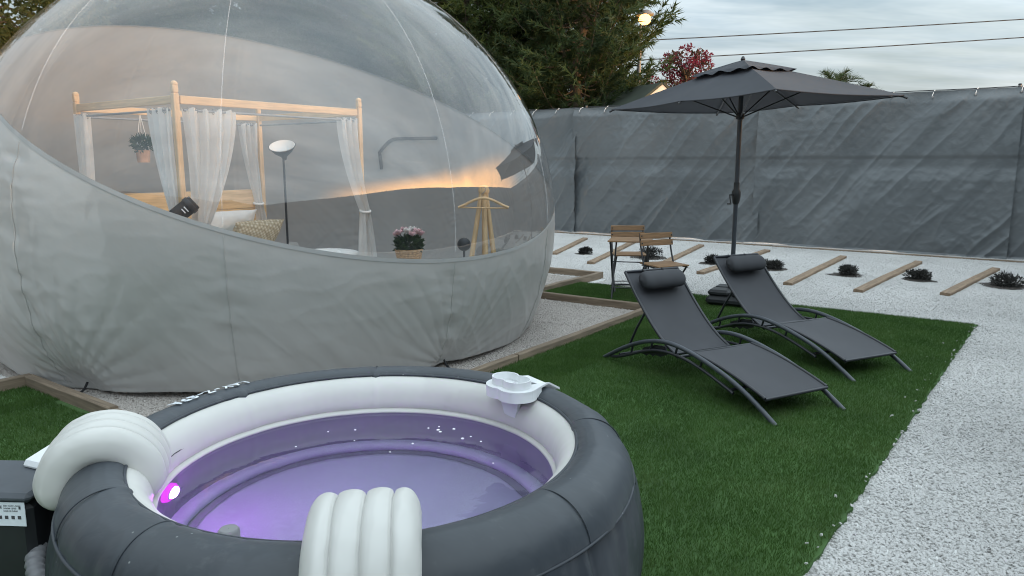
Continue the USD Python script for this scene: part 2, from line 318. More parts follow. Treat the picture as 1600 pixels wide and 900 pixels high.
def gravel_mat(name, a, b, c):
    return simple(name, {
        'g': ('geometry', {}), 'v': ('voronoi_texture', {'scale': 62.0}), 'wn': ('separate_color', {}),
        'r': ('rgb_ramp', {'ramp': [(0.0, a), (0.45, b), (1.0, c)]}),
        'big': ('noise_texture', {'scale': 0.9, 'detail': 4.0}), 'bm': ('map_range', {'from_min': 0.3, 'from_max': 0.7, 'to_min': 0.86, 'to_max': 1.06}),
        'sc': ('vector_math', {'math_type': 'scale'}),
        'p': ('principled_bsdf', {'roughness': 0.85}), 'bu': ('bump', {'strength': 0.9, 'distance': 0.012, 'invert': True})},
        [('g.position', 'v.vector'), ('v.color', 'wn.color'), ('wn.r', 'r.fac'), ('r.color', 'sc.vector1'), ('g.position', 'big.vector'),
         ('big.fac', 'bm.value'), ('bm.result', 'sc.scale'), ('sc.vector', 'p.base_color'), ('v.distance', 'bu.height'), ('bu.normal', 'p.normal')], 'p.BSDF')
M['gravel'] = gravel_mat('white_gravel', (0.48, 0.47, 0.46), (0.74, 0.73, 0.71), (0.88, 0.87, 0.85))
M['gravelb'] = gravel_mat('beige_gravel', (0.42, 0.39, 0.36), (0.64, 0.60, 0.56), (0.80, 0.77, 0.73))
def pebble_mat(name, a, b, c):
    return simple(name, {
        'g': ('geometry', {}), 'r': ('rgb_ramp', {'ramp': [(0.0, a), (0.35, b), (1.0, c)]}),
        'big': ('noise_texture', {'scale': 0.9, 'detail': 4.0}), 'bm': ('map_range', {'from_min': 0.3, 'from_max': 0.7, 'to_min': 0.86, 'to_max': 1.06}),
        'sc': ('vector_math', {'math_type': 'scale'}), 'p': ('principled_bsdf', {'roughness': 0.8})},
        [('g.random_per_island', 'r.fac'), ('r.color', 'sc.vector1'), ('g.position', 'big.vector'), ('big.fac', 'bm.value'), ('bm.result', 'sc.scale'), ('sc.vector', 'p.base_color')], 'p.BSDF')
M['pebble'] = pebble_mat('white_pebble', (0.56, 0.545, 0.53), (0.81, 0.80, 0.785), (0.92, 0.91, 0.90))
M['pebbleb'] = pebble_mat('beige_pebble', (0.44, 0.40, 0.37), (0.68, 0.635, 0.59), (0.82, 0.79, 0.75))
M['blade'] = simple('grass_blade', {
    'g': ('geometry', {}), 'n': ('noise_texture', {'scale': 1.7, 'detail': 6.0, 'roughness': 0.7}),
    'r': ('rgb_ramp', {'ramp': [(0.28, (0.052, 0.122, 0.021)), (0.5, (0.090, 0.190, 0.038)), (0.74, (0.165, 0.270, 0.080))]}),
    'ir': ('map_range', {'to_min': 0.6, 'to_max': 1.4}), 'im': ('vector_math', {'math_type': 'scale'}),
    'p': ('principled_bsdf', {'roughness': 0.5, 'specular_ior_level': 0.35}), 't': ('translucent_bsdf', {}), 'mx': ('mix_closure', {'fac': 0.25})},
    [('g.position', 'n.vector'), ('n.fac', 'r.fac'), ('r.color', 'im.vector1'), ('g.random_per_island', 'ir.value'), ('ir.result', 'im.scale'),
     ('im.vector', 'p.base_color'), ('im.vector', 't.color'), ('p.BSDF', 'mx.closure1'), ('t.BSDF', 'mx.closure2')], 'mx.closure')
M['earth'] = mat('dry_earth', (0.20, 0.17, 0.12), 0.95, 0.35, 0.4, bump=0.4, bscale=3, bdist=0.05)

# ------------------------------------------------------------------ ground
def poly_sheet(pts, z, th=0.0):
    """A flat polygon (convex) given in garden coordinates, with a skirt of thickness th."""
    P = np.array([G(v, u, z) for v, u in pts]); n = len(P)
    ar = sum(P[i][0] * P[(i + 1) % n][1] - P[(i + 1) % n][0] * P[i][1] for i in range(n))
    if ar < 0: P = P[::-1]
    f = [(0, i, i + 1) for i in range(1, n - 1)]
    if th > 0:
        B = P - [0, 0, th]; v = np.vstack([P, B])
        for i in range(n):
            j = (i + 1) % n; f += [(i, n + i, n + j), (i, n + j, j)]
        return v, np.array(f)
    return P, np.array(f)
g0 = trimesh.creation.box((1, 1, 1))
gs = 600.0
obj('ground', (np.array([(-gs, -gs, -0.02), (gs, -gs, -0.02), (gs, gs, -0.02), (-gs, gs, -0.02)]), np.array([(0, 1, 2), (0, 2, 3)])), M['earth'], kind='structure')
obj('gravel_yard', poly_sheet([(-14, -3), (1.9, -3), (1.9, 14.3), (-14, 14.3)], -0.008), M['gravel'], kind='structure')
obj('gravel_pad', poly_sheet([(-10.5, 2.06), (-3.12, 2.06), (-3.12, 6.8), (-10.5, 6.8)], -0.004), M['gravelb'], kind='structure')
obj('gravel_pad', poly_sheet([(-10.5, 6.9), (-4.68, 6.9), (-4.68, 8.45), (-10.5, 8.45)], -0.004), M['gravelb'], kind='structure')
obj('gravel_pad', poly_sheet([(-10.5, -1.0), (-5.5, -1.0), (-5.5, 2.0), (-10.5, 2.0)], -0.004), M['gravelb'], kind='structure')
LZ = 0.020
lawns = [[(-5.42, -1.5), (-0.72, -1.5), (-0.593, 2.06), (-5.42, 2.06)],
         [(-3.10, 2.06), (-0.593, 2.06), (-0.417, 6.86), (-3.10, 6.86)],
         [(-4.60, 6.86), (-0.417, 6.86), (-0.376, 7.97), (-4.60, 7.95)]]
def ragged(L, seed, amp=0.012, step=0.06):
    r = np.random.default_rng(seed); out = []
    for k in range(len(L)):
        a, b = np.array(L[k]), np.array(L[(k + 1) % len(L)]); n = max(1, int(np.linalg.norm(b - a) / step))
        for i in range(n): out.append(tuple(a + (b - a) * i / n + r.normal(0, amp * 0.5, 2)))
    return out
lawns = [ragged(L, 70 + k) for k, L in enumerate(lawns)]
for L in lawns:
    obj('lawn', poly_sheet(L, LZ - 0.003 * (len(L) % 3), 0.024), M['lawnbase'], kind='structure')

# tiles of grass blades and of pebbles
def blade_tile(seed, n=6500, s=0.5):
    r = np.random.default_rng(seed)
    p = np.c_[r.uniform(0, s, n), r.uniform(0, s, n), np.zeros(n)]
    a = r.uniform(0, 2 * PI, n); h = r.uniform(0.011, 0.023, n); w = r.uniform(0.0012, 0.0022, n)
    lean = r.normal(0, 0.45, (n, 2)) * h[:, None]
    d = np.c_[np.cos(a), np.sin(a), np.zeros(n)] * w[:, None]
    tip = p + np.c_[lean, h]
    v = np.stack([p - d, p + d, tip], 1).reshape(-1, 3)
    return v, np.arange(3 * n).reshape(-1, 3)
def pebble_tile(seed, n=3000, s=0.5, lo=0.0036, hi=0.0098):
    r = np.random.default_rng(seed)
    base = trimesh.creation.icosahedron(); bv, bf = np.array(base.vertices), np.array(base.faces)
    k = len(bv)
    sc = r.uniform(lo, hi, n)[:, None] * np.c_[r.uniform(0.8, 1.4, n), r.uniform(0.7, 1.1, n), r.uniform(0.5, 0.85, n)]
    v = bv[None] * (1 + 0.22 * r.normal(size=(n, k, 1))) * sc[:, None]
    a = r.uniform(0, 2 * PI, n); c_, s_ = np.cos(a)[:, None], np.sin(a)[:, None]
    tl = r.normal(0, 0.35, n)[:, None]
    x, y, z = v[..., 0], v[..., 1], v[..., 2]; z2 = z + tl * x
    v = np.stack([x * c_ - y * s_, x * s_ + y * c_, z2], -1)
    v += np.c_[r.uniform(0, s, n), r.uniform(0, s, n), r.uniform(-0.003, 0.0035, n)][:, None]
    f = bf[None] + (np.arange(n) * k)[:, None, None]
    return v.reshape(-1, 3), f.reshape(-1, 3)
def instancer(name, protos, m, cells, z, label, cat_):
    pi = UsdGeom.PointInstancer.Define(stage, '/World/' + numbered(name))
    base = str(pi.GetPath()) + '/tiles'
    UsdGeom.Scope.Define(stage, base)
    tg = []
    for i, t in enumerate(protos):
        tg.append(usdkit.mesh(stage, f'{base}/tile' + (f'_{i:03d}' if i else ''), t, m).GetPath())
    pi.CreatePrototypesRel().SetTargets(tg)
    r = np.random.default_rng(5)
    pos, ids, rot = [], [], []
    half = 0.25
    for (v, u) in cells:
        q = r.integers(0, 4); ang = YAW + 90 * q
        off = np.array([-half, -half]); ca, sa = math.cos(math.radians(ang)), math.sin(math.radians(ang))
        o = np.array([off[0] * ca - off[1] * sa, off[0] * sa + off[1] * ca])
        c = G(v, u)[:2] + o
        pos.append(Gf.Vec3f(float(c[0]), float(c[1]), z)); ids.append(int(r.integers(0, len(protos))))
        rot.append(Gf.Quath(math.cos(math.radians(ang) / 2), 0, 0, math.sin(math.radians(ang) / 2)))
    pi.CreatePositionsAttr(Vt.Vec3fArray(pos)); pi.CreateProtoIndicesAttr(Vt.IntArray(ids)); pi.CreateOrientationsAttr(Vt.QuathArray(rot))
    meta(pi.GetPrim(), label, cat_, kind='stuff')
cells = []
def fill(v0, v1, u0, u1):
    """Cells of 0.5 m that tile exactly [v0, v1] x [u0, u1] from v1 and u1 backwards."""
    nv, nu = int(round((v1 - v0) / 0.5)), int(round((u1 - u0) / 0.5))
    return [(v1 - 0.5 * (i + 0.5), u1 - 0.5 * (j + 0.5)) for i in range(nv) for j in range(nu)]
# the right edge of the lawn leans a little: rows of cells follow it
def lawn_right(u): return -0.593 + (u - 2.06) * (0.217 / 5.91)
for j in range(14):
    u = 7.96 - 0.5 * (j + 0.5)
    n = 5 if u > 2.06 else 9
    if u > 6.9: n = 8
    cells += [(lawn_right(u) - 0.5 * (i + 0.5), u) for i in range(n) if not (2.3 < u < 6.6 and lawn_right(u) - 0.5 * (i + 1) < -3.14)]
cells += [(-2.86, u) for (v, u) in fill(-3.1, -2.6, 2.46, 6.96)]
cells += fill(-5.42, -4.92, -0.94, 2.06) + [(-4.35, 7.71), (-4.35, 7.21), (-4.35, 7.11), (-3.85, 7.11), (-3.35, 7.11)]
instancer('grass', [blade_tile(11), blade_tile(12)], M['blade'], cells, LZ, 'short dense artificial green grass covering the lawn', 'grass')
wc = [(v, u) for (v, u) in fill(-1.0, 1.5, 1.5, 8.5)] + fill(-9.0, 1.5, 8.0, 14.0)
wc = [c for c in wc if not (c[0] < -1.1 and c[1] < 7.9) and not (c[0] < -4.7 and c[1] < 8.5)]
instancer('gravel', [pebble_tile(21), pebble_tile(22)], M['pebble'], wc, -0.004, 'loose white gravel around the lawn and planting bed', 'gravel')
bc = fill(-6.1, -3.1, 2.06, 3.56) + fill(-4.1, -3.1, 3.56, 6.56) + fill(-8.1, -6.1, 2.06, 3.06) + fill(-5.1, -3.1, 5.8, 6.8) + fill(-6.7, -4.7, 6.9, 8.4) + fill(-7.0, -5.5, -0.5, 2.0)
instancer('gravel', [pebble_tile(23, 2600, 0.5, 0.005, 0.009)], M['pebbleb'], bc, -0.001, 'beige gravel under the bubble tent inside the timber edging', 'gravel')

# stray stones thrown on to the turf along its right and far edges
r = np.random.default_rng(77); sv, sf = pebble_tile(78, 150, 1.0)
k12 = len(sv) // 150
cpos = []
for i in range(150):
    d_ = r.exponential(0.028) - 0.01
    if i % 3: u_ = r.uniform(2.2, 7.9); cpos.append(G(lawn_right(u_) - d_ + 0.02, u_, LZ + 0.006))
    else: v_ = r.uniform(-4.5, -0.5); cpos.append(G(v_, 7.97 - d_, LZ + 0.006))
sv = sv.reshape(150, k12, 3); sv = sv - sv.mean(1, keepdims=True) + np.array(cpos)[:, None]
meta(obj('gravel', (sv.reshape(-1, 3), sf), M['pebble']), 'stray white stones lying on the turf along the lawn edge', 'gravel', kind='stuff')

# ------------------------------------------------------------------ timber edging boards and planks
def board(name, a, b, w, h, m, label, cat_, group, z0=-0.01, seed=0, tilt=0.0):
    a, b = np.asarray(a, float), np.asarray(b, float); L = np.linalg.norm(b - a)
    r = np.random.default_rng(seed)
    n = max(4, int(L / 0.25))
    xs = np.linspace(-L / 2, L / 2, n)
    c = 0.007
    sec = np.array([(-w / 2, 0), (-w / 2, h - c), (-w / 2 + c, h), (w / 2 - c, h), (w / 2, h - c), (w / 2, 0)])
    P = np.zeros((n, 6, 3)); P[..., 0] = xs[:, None]; P[..., 1] = sec[None, :, 0]; P[..., 2] = sec[None, :, 1]
    P[..., 1] += np.cumsum(r.normal(0, 0.002, n))[:, None]; P[..., 2] += (np.abs(r.normal(0, 0.003, n)))[:, None] * (sec[None, :, 1] > 0.01)
    P[..., 2] += tilt * P[..., 1]
    v, f = grid(P, flip=True)
    caps = [(0, 0), (n - 1, 1)]
    for i, fl in caps:
        k = i * 6
        q = [(k, k + j, k + j + 1) for j in range(1, 5)]
        f = np.vstack([f, np.array([t[::-1] if fl else t for t in q])])
    mid = (a + b) / 2
    o = obj(name, (v, f), m, None, False, (mid[0], mid[1], z0), math.degrees(math.atan2(b[1] - a[1], b[0] - a[0])))
    return meta(o, label, cat_, group)
ge = 'timber edging boards around the bubble pad'
board('timber_edging', G(-3.11, 1.9), G(-3.11, 4.42), 0.055, 0.085, M['timber'], 'brown edging board nearest the hot tub along right side of bubble pad', 'timber', ge, seed=1)
board('timber_edging', G(-3.11, 4.43), G(-3.11, 6.86), 0.055, 0.085, M['timber'], 'brown edging board between bubble pad gravel and lawn, beside the front lounger', 'timber', ge, seed=2)
board('timber_edging', G(-3.14, 6.83), G(-6.4, 6.83), 0.055, 0.085, M['timber'], 'edging board meeting the lawn strip behind the right side of the bubble', 'timber', ge, seed=3)
board('timber_edging', G(-4.64, 6.95), G(-4.64, 8.50), 0.06, 0.085, M['timber'], 'short edging board ending the lawn strip behind the bubble', 'timber', ge, seed=4)
board('timber_edging', G(-4.61, 8.53), G(-7.4, 8.53), 0.06, 0.085, M['timber'], 'farthest edging board beside the bubble, at the back of small gravel square', 'timber', ge, seed=5)
board('timber_edging', G(-3.14, 2.03), G(-4.30, 2.03), 0.055, 0.085, M['timber'], 'edging board hidden mostly by the hot tub in front of the bubble', 'timber', ge, seed=6)
board('timber_edging', G(-4.31, 2.03), G(-5.42, 2.03), 0.06, 0.10, M['timber'], 'pale brown edging board between left lawn corner and bubble, at the left', 'timber', ge, seed=7)
board('timber_edging', G(-5.45, 2.05), G(-5.45, 0.2), 0.055, 0.10, M['timber'], 'edging board at far left edge of the photo beside the lawn corner', 'timber', ge, seed=8)
board('timber_edging', G(-10, 13.63), G(-3.9, 13.63), 0.10, 0.026, M['timber'], 'long edging board along the fence foot behind the table and chairs', 'timber', 'edging boards along the fence foot', seed=9)
board('timber_edging', G(-3.88, 13.62), G(1.7, 13.60), 0.10, 0.026, M['timber'], 'long edging board along the fence foot at the right', 'timber', 'edging boards along the fence foot', seed=10)
pl = [((0.69, 12.12), (1.46, 14.6), 'plank on gravel nearest the bubble tent, partly behind it'), ((1.17, 10.96), (2.51, 14.48), 'plank on gravel behind the left folding chair'),
      ((2.31, 11.03), (3.43, 13.35), 'plank on gravel between the right chair and umbrella pole'), ((2.56, 9.95), (4.36, 12.55), 'plank on gravel mostly hidden behind the far lounger backrest'),
      ((3.41, 9.03), (5.29, 11.71), 'plank on gravel just right of the far lounger headrest'), ((4.05, 8.53), (6.13, 11.05), 'plank on gravel second from the right, between two tufts'),
      ((4.94, 8.31), (6.84, 10.35), 'rightmost plank lying on the white gravel')]
for i, (a, b, l) in enumerate(pl):
    board('timber_plank', a, b, 0.105, 0.038, M['plank'], 'pale brown ' + l, 'plank', 'planks dividing the gravel planting bed', z0=-0.002, seed=30 + i, tilt=0.05)

# lavender tufts between the planks
def tuft(x, y, s, seed, label):
    t = thing('shrub', label, 'shrub', (x, y, 0), 0, 'dark tufts planted in the gravel bed')
    r = np.random.default_rng(seed)
    a = np.linspace(0, 2 * PI, 14, endpoint=False); rr = s * 0.55 * r.uniform(0.75, 1.15, 14)
    v = np.vstack([[0, 0, 0.02], np.c_[rr * np.cos(a), rr * np.sin(a), np.full(14, 0.003)]])
    obj('soil', (v, np.array([(0, 1 + i, 1 + (i + 1) % 14) for i in range(14)])), M['soil'], t)
    ms = []
    for k in range(9):
        az, q = r.uniform(0, 2 * PI), r.uniform(0, 0.30) * s
        ms.append(leaf_ball((q * math.cos(az), q * math.sin(az), 0.03 + 0.10 * s * r.uniform(0.4, 1.2)), s * r.uniform(0.13, 0.22), 130, 0.045, 0.013, seed * 50 + k, 0.35, 0.75))
    v, f = cat(ms); v[:, 2] = np.maximum(v[:, 2], 0.0)
    obj('foliage', (v, f), M['laven'], t)
tf = [((1.2, 12.21), .27, 'small dark tuft nearest the bubble tent in the gravel'), ((2.2, 11.71), .52, 'dark tuft seen between the table and chair legs'), ((3.0, 11.03), .34, 'dark tuft at the left edge of the far lounger backrest'),
      ((3.72, 10.42), .38, 'dark tuft right beside the far lounger headrest'), ((4.5, 9.87), .42, 'dark tuft third from the right between planks'), ((5.25, 9.43), .40, 'dark tuft second from the right between planks'), ((6.05, 8.98), .52, 'rightmost and widest dark tuft in the gravel bed')]
for i, ((x, y), s, l) in enumerate(tf): tuft(x, y, s, 60 + i, l)

# ------------------------------------------------------------------ tarpaulin fences
def tarp_panel(L, H, seed, nx, nz, dirn=1.0):
    """Sheet in the local xz plane facing -y, with slanting folds, creases and a taped band."""
    x = np.linspace(0, L, nx); z = np.linspace(0, H, nz)
    X, Z = np.meshgrid(x, z, indexing='ij')
    A = (X * 0.78 - dirn * Z * 0.62); B = (X * 0.62 * dirn + Z * 0.78)     # across and along the folds
    A = A + 0.16 * meshkit.fbm(np.stack([X * 0.9, Z * 0.9, X * 0 + seed], -1), 3)
    def ridge(n_, p): return (1 - np.abs(2 * n_ - 1)) ** p
    sw = meshkit.noise(np.stack([X * 0.7, Z * 0.9, X * 0 + seed * 5.3], -1))
    big = meshkit.noise(np.stack([A * 1.8, B * 0.25, X * 0 + seed * 3.1], -1))
    mid = meshkit.noise(np.stack([A * 5.2 + 3, B * 0.7, X * 0 + seed * 1.7], -1))
    sml = meshkit.noise(np.stack([A * 11 + 1, B * 2.2, X * 0 + seed * 2.3], -1))
    cre = meshkit.fbm(np.stack([X * 7 + Z * 2, Z * 7, X * 0 + seed], -1), 2)
    lower = smst(-Z, -H * 0.55, -H * 0.45)
    d = 0.13 * (big - 0.5) + 0.130 * ridge(big, 2.0) + 0.055 * ridge(mid, 2.4) * (0.3 + sw) + 0.012 * ridge(sml, 2.0) * (1.2 - sw) + 0.014 * ridge(cre, 3) * (0.3 + sw)
    band = np.exp(-((Z - H * 0.60) / 0.05) ** 2)
    d = d * (0.75 + 0.35 * lower)
    d += 0.03 * smst(Z, H * 0.59, H * 0.61) * (1 - smst(Z, H * .7, H)) + 0.02 * band * (meshkit.noise(np.stack([X * 11, Z * 4, X * 0], -1)) - 0.5)
    d *= 0.82 * (1 - 0.75 * smst(Z, H * 0.93, H))
    top = H + 0.0 * X
    P = np.stack([X, -d, Z], -1)
    hang = smst(Z, H * 0.8, H)
    P[..., 2] -= hang * (0.030 * np.abs(np.sin(X * PI / 1.97)) + 0.008 * np.sin(X * 5.3 + seed))
    P[:, 0, 2] += 0.03 * (meshkit.noise(np.stack([x * 2.2, x * 0, x * 0 + seed], -1)) - 0.2)
    P[:, 0, 1] -= 0.05 * (meshkit.noise(np.stack([x * 3.2, x * 0, x * 0 + seed + 4], -1)))
    return grid(P)
def fence(label, origin, rz, edges, H, nx_per_m, seed, dirn=1.0):
    t = thing('tarpaulin_fence', label, 'fence', origin, rz)
    for i in range(len(edges) - 1):
        L = edges[i + 1] - edges[i] + 0.10
        v, f = tarp_panel(L, H, seed + i, int(L * nx_per_m), int(H * nx_per_m), dirn)
        v[:, 0] += edges[i] - 0.05; v[:, 1] -= 0.03 * (i % 2)
        obj('tarpaulin', (v, f), M['tarp'], t, True)
        # hem along the top edge and lapped edge
        obj('hem', cat([box((edges[i] + L / 2, -0.02, H - 0.03), (L, 0.012, 0.05))]), M['tarp'], t)
    e0, e1 = edges[0], edges[-1]
    n = int((e1 - e0) / 1.97)
    for k in range(n + 1):
        x = e0 + 0.4 + k * (e1 - e0 - 0.8) / max(n, 1)
        obj('post', tube([(x, 0.16, -0.1), (x, 0.16, H + 0.05)], 0.024, 8), M['galv'], t, 40)
        obj('post_cap', ellipsoid((x, 0.16, H + 0.05), (0.028, 0.028, 0.018), 1), M['steel_dark'], t, True)
    for x in np.arange(e0 + 0.3, e1, 0.6) if nx_per_m > 30 else ():
        a_ = np.linspace(0, 2 * PI, 9); zc = H - 0.07 - 0.030 * abs(math.sin((x - e0) * PI / 1.97))
        obj('eyelet', tube(np.c_[x + 0.016 * np.cos(a_), np.full(9, -0.085), zc + 0.016 * np.sin(a_)], 0.006, 4), M['galv'], t)
        obj('tie', tube([(x, -0.09, zc), (x + 0.01, -0.05, zc + 0.06), (x + 0.02, 0.05, H + 0.02)], 0.006, 4), M['sheet'], t)
    xs = np.linspace(e0, e1, 60)
    obj('top_cable', tube(np.c_[xs, np.full(60, 0.05), H + 0.018 - 0.008 * np.abs(np.sin(xs * 1.6))], 0.008, 5), M['steel_dark'], t)
    return t
fence('tall grey tarpaulin fence closing the back of the garden behind the umbrella', G(0, 14.09), YAW, [-16.3, -12.3, -8.3, -4.33, -0.40, 1.9], 2.65, 46, 3)
fence('grey tarpaulin fence along the right side, mirrored in the bubble', G(1.9, 14.0), YAW - 90, [0.0, 4.0, 8.0, 12.0, 17.0], 2.65, 12, 23)
fence('grey tarpaulin fence behind the hot tub, mirrored in the bubble', G(1.85, -3.0), YAW + 180, [0.0, 4.0, 8.0, 12.0, 15.9], 2.65, 12, 43)

# ------------------------------------------------------------------ bubble tent
BC = np.array([-2.11, 6.84, 1.0]); BR, BZ = 2.50, 2.27
BS = np.array([BR, BR, BZ])
pn = np.array([0.325, -0.299, 0.897]); pn /= np.linalg.norm(pn); pd = 0.098 / 0.256 * BR
mS = pn * BS; md = pd / np.linalg.norm(mS); mS = mS / np.linalg.norm(mS)
e1 = np.cross(mS, [0, 0, 1.0]); e1 /= np.linalg.norm(e1); e2 = np.cross(mS, e1)
th0 = math.acos(md)
def bubble_pts(tha, na):
    a = np.linspace(0, 2 * PI, na, endpoint=False)
    Q = np.cos(tha)[None, :, None] * mS + np.sin(tha)[None, :, None] * (np.cos(a)[:, None, None] * e1 + np.sin(a)[:, None, None] * e2)
    return Q                                                     # unit sphere (na, nth, 3)
def seam_az():
    return [math.atan2(y - BC[1], x - BC[0]) for x, y in ((-3.02, 4.63), (-1.72, 4.42), (-0.40, 5.05), (0.27, 6.2))]
SEAMS = seam_az() + [seam_az()[0] - 0.56 * k for k in range(1, 8)]
TIES = [(math.atan2(4.72 - BC[1], -2.80 - BC[0])), (math.atan2(5.2 - BC[1], -0.42 - BC[0]))]
TIES += [TIES[0] - 1.15, TIES[0] - 2.3, TIES[1] + 1.1]
def wrap(a): return (a + PI) % (2 * PI) - PI
def bubble_shape(Q):
    """Unit sphere points -> the tent's skin with its folds, puckered seams and flat foot."""
    P = Q * BS + BC
    N = Q / BS; N /= np.linalg.norm(N, axis=-1, keepdims=True)
    phi = np.arctan2(P[..., 1] - BC[1], P[..., 0] - BC[0]); z = P[..., 2]
    Rloc = np.hypot(P[..., 0] - BC[0], P[..., 1] - BC[1])
    low = 1 - smst(z, 0.15, 1.15)
    opaque = 1 - smst((Q @ mS - md), -0.06, 0.0)
    d = np.zeros(z.shape)
    # slanting folds low on the skirt
    q = phi * BR
    fold = meshkit.fbm(np.stack([(q + 0.75 * z) * 3.4, z * 0.9, q * 0.15], -1), 3) - 0.5
    d += 0.022 * fold * low * opaque
    rdg = (1 - np.abs(2 * meshkit.fbm(np.stack([(q + 0.85 * z) * 5.5, z * 1.1, q * 0.2 + 4], -1), 2) - 1)) ** 3
    d += 0.009 * rdg * low * opaque
    crk = (1 - np.abs(2 * meshkit.fbm(np.stack([q * 3.0, z * 9.0, q * 0.3], -1), 2) - 1)) ** 4
    d += 0.006 * crk * opaque * meshkit.noise(np.stack([q * 1.1, z * 1.3, q * 0 + 5], -1))
    fine = meshkit.fbm(np.stack([(q + 0.9 * z) * 8.5, z * 1.6, q * 0.2 + 7], -1), 2) - 0.5
    d += 0.011 * fine * low * low * opaque
    d += 0.020 * (meshkit.fbm(np.stack([q * 0.9, z * 1.4, q * 0 + 2], -1), 3) - 0.5) * opaque
    for k, s in enumerate(SEAMS):
        dq = wrap(phi - s) * np.maximum(Rloc, 0.3)
        pk = meshkit.fbm(np.stack([z * 5.5, dq * 2.0, z * 0 + 11 * k], -1), 3) - 0.5
        d += (0.036 * pk * np.exp(-(dq / 0.13) ** 2) - 0.007 * np.exp(-(dq / 0.10) ** 2)) * opaque
        d += 0.005 * np.exp(-(dq / 0.012) ** 2) * opaque
        pk2 = meshkit.fbm(np.stack([z * 15.0 + dq * 4, np.abs(dq) * 3.0, z * 0 + 7 * k], -1), 2) - 0.5
        d += 0.013 * pk2 * np.exp(-(dq / 0.20) ** 2) * opaque
    for k, s in enumerate(TIES):
        dq = wrap(phi - s) * BR
        rr = np.hypot(dq, z - 0.03); an = np.arctan2(z - 0.03, dq)
        fall = np.exp(-rr / 0.50) * smst(rr, 0.03, 0.16)
        wv = an * 15 + 0.8 * k + 2.6 * meshkit.noise(np.stack([an * 3, rr * 1.5, rr * 0 + k], -1))
        d += 0.011 * (np.abs(np.sin(wv)) ** 0.7 * 2 - 1) * fall * opaque
        d -= 0.045 * np.exp(-(rr / 0.14) ** 2) * opaque
    # gentle waviness everywhere, so that mirrored things waver
    d += 0.012 * (meshkit.fbm(Q * 2.2 + 3, 2) - 0.5)
    for s in SEAMS[:4]:
        dq = wrap(phi - s) * np.maximum(Rloc, 0.3)
        d -= 0.0035 * np.exp(-(dq / 0.05) ** 2) * (1 - opaque)
    P = P + N * d[..., None]
    lift = 0.03 + 0.02 * np.sin(phi * 7)
    zz = P[..., 2]; zf = lift
    P[..., 2] = np.where(zz < zf, zf + 0.10 * (zz - zf) * 0.2, zz)
    return P
tent = thing('bubble_tent', 'large inflated bubble tent with clear dome top and silver grey skirt', 'tent', (0, 0, 0))
thc = np.linspace(1e-3, th0, 90)
cap = grid(bubble_shape(bubble_pts(thc, 300)), True)
obj('clear_dome', cap, M['clear'], tent, True)
ths = np.r_[np.linspace(th0, th0 + 1.55, 230), np.linspace(th0 + 1.56, PI - 1e-3, 40)]
skirt = grid(bubble_shape(bubble_pts(ths, 900)), True)
obj('skirt', skirt, M['skirt'], tent, True)
# welded strip where the clear dome meets the skirt
w_ = bubble_pts(np.array([th0 - 0.006, th0, th0 + 0.006]), 300)
Wp = bubble_shape(w_); Wn = w_ / BS; Wn /= np.linalg.norm(Wn, axis=-1, keepdims=True)
obj('weld_strip', grid(Wp + Wn * 0.003, True), M['seam'], tent, True)
for s in SEAMS[:4]:
    zt = np.linspace(0.06, 2.9, 200); pts = []
    for z in zt:
        qz = (z - BC[2]) / BZ; r_ = math.sqrt(max(1 - qz * qz, 0))
        pts.append((r_ * math.cos(s), r_ * math.sin(s), qz))
    pts = np.array(pts); pts = pts[(pts @ mS) < md - 0.01]
    Pb = bubble_shape(pts)
    Nn = pts / BS; Nn /= np.linalg.norm(Nn, axis=-1, keepdims=True)
    obj('seam', tube(Pb + Nn * 0.0002, 0.0026, 5), M['skirt'], tent, True)
    zt = np.linspace(0.9, 3.26, 160); q_ = (zt - BC[2]) / BZ; r_ = np.sqrt(np.maximum(1 - q_ * q_, 0))
    pts = np.c_[r_ * np.cos(s), r_ * np.sin(s), q_]; pts = pts[(pts @ mS) > md + 0.01]
    if len(pts) > 8:
        Nn = pts / BS; Nn /= np.linalg.norm(Nn, axis=-1, keepdims=True)
        obj('dome_seam', tube(bubble_shape(pts) + Nn * 0.001, 0.0028, 5), M['clearseam'], tent, True)
for s in TIES[:2]:
    p = BC + np.array([math.cos(s) * 2.24, math.sin(s) * 2.24, 0]); p[2] = 0.02
    obj('tie_strap', tube([(p[0], p[1], 0.07), (p[0] + 0.03 * math.cos(s), p[1] + 0.03 * math.sin(s), 0.03), (p[0] + 0.12 * math.cos(s), p[1] + 0.12 * math.sin(s), -0.01)], 0.008, 6), M['bagblack'], tent)
FZ = 0.06
a = np.linspace(0, 2 * PI, 72, endpoint=False)
fl = np.vstack([[BC[0], BC[1], FZ], np.c_[BC[0] + 2.15 * np.cos(a), BC[1] + 2.15 * np.sin(a), np.full(72, FZ)]])
obj('floor', (fl, np.array([(0, 1 + i, 1 + (i + 1) % 72) for i in range(72)])), M['floorfab'], tent)
# the arched frame of the entrance on the tent's inner wall
def wall_pt(phi, z, inset=0.03):
    qz = (z - BC[2]) / BZ; r_ = math.sqrt(1 - qz * qz) * BR - inset
    return (BC[0] + r_ * math.cos(phi), BC[1] + r_ * math.sin(phi), z)
ph1, ph2 = math.radians(78), math.radians(58)
ap = [wall_pt(ph1, z) for z in np.linspace(1.42, 1.62, 5)] + [wall_pt(ph1 + (ph2 - ph1) * t, 1.62 + 0.16 * math.sin(min(1, t * 3.2) * PI / 2)) for t in np.linspace(0.04, 1, 14)]
obj('entrance_arch', tube(np.array(ap), 0.022, 6), M['steel_grey'], tent, True)

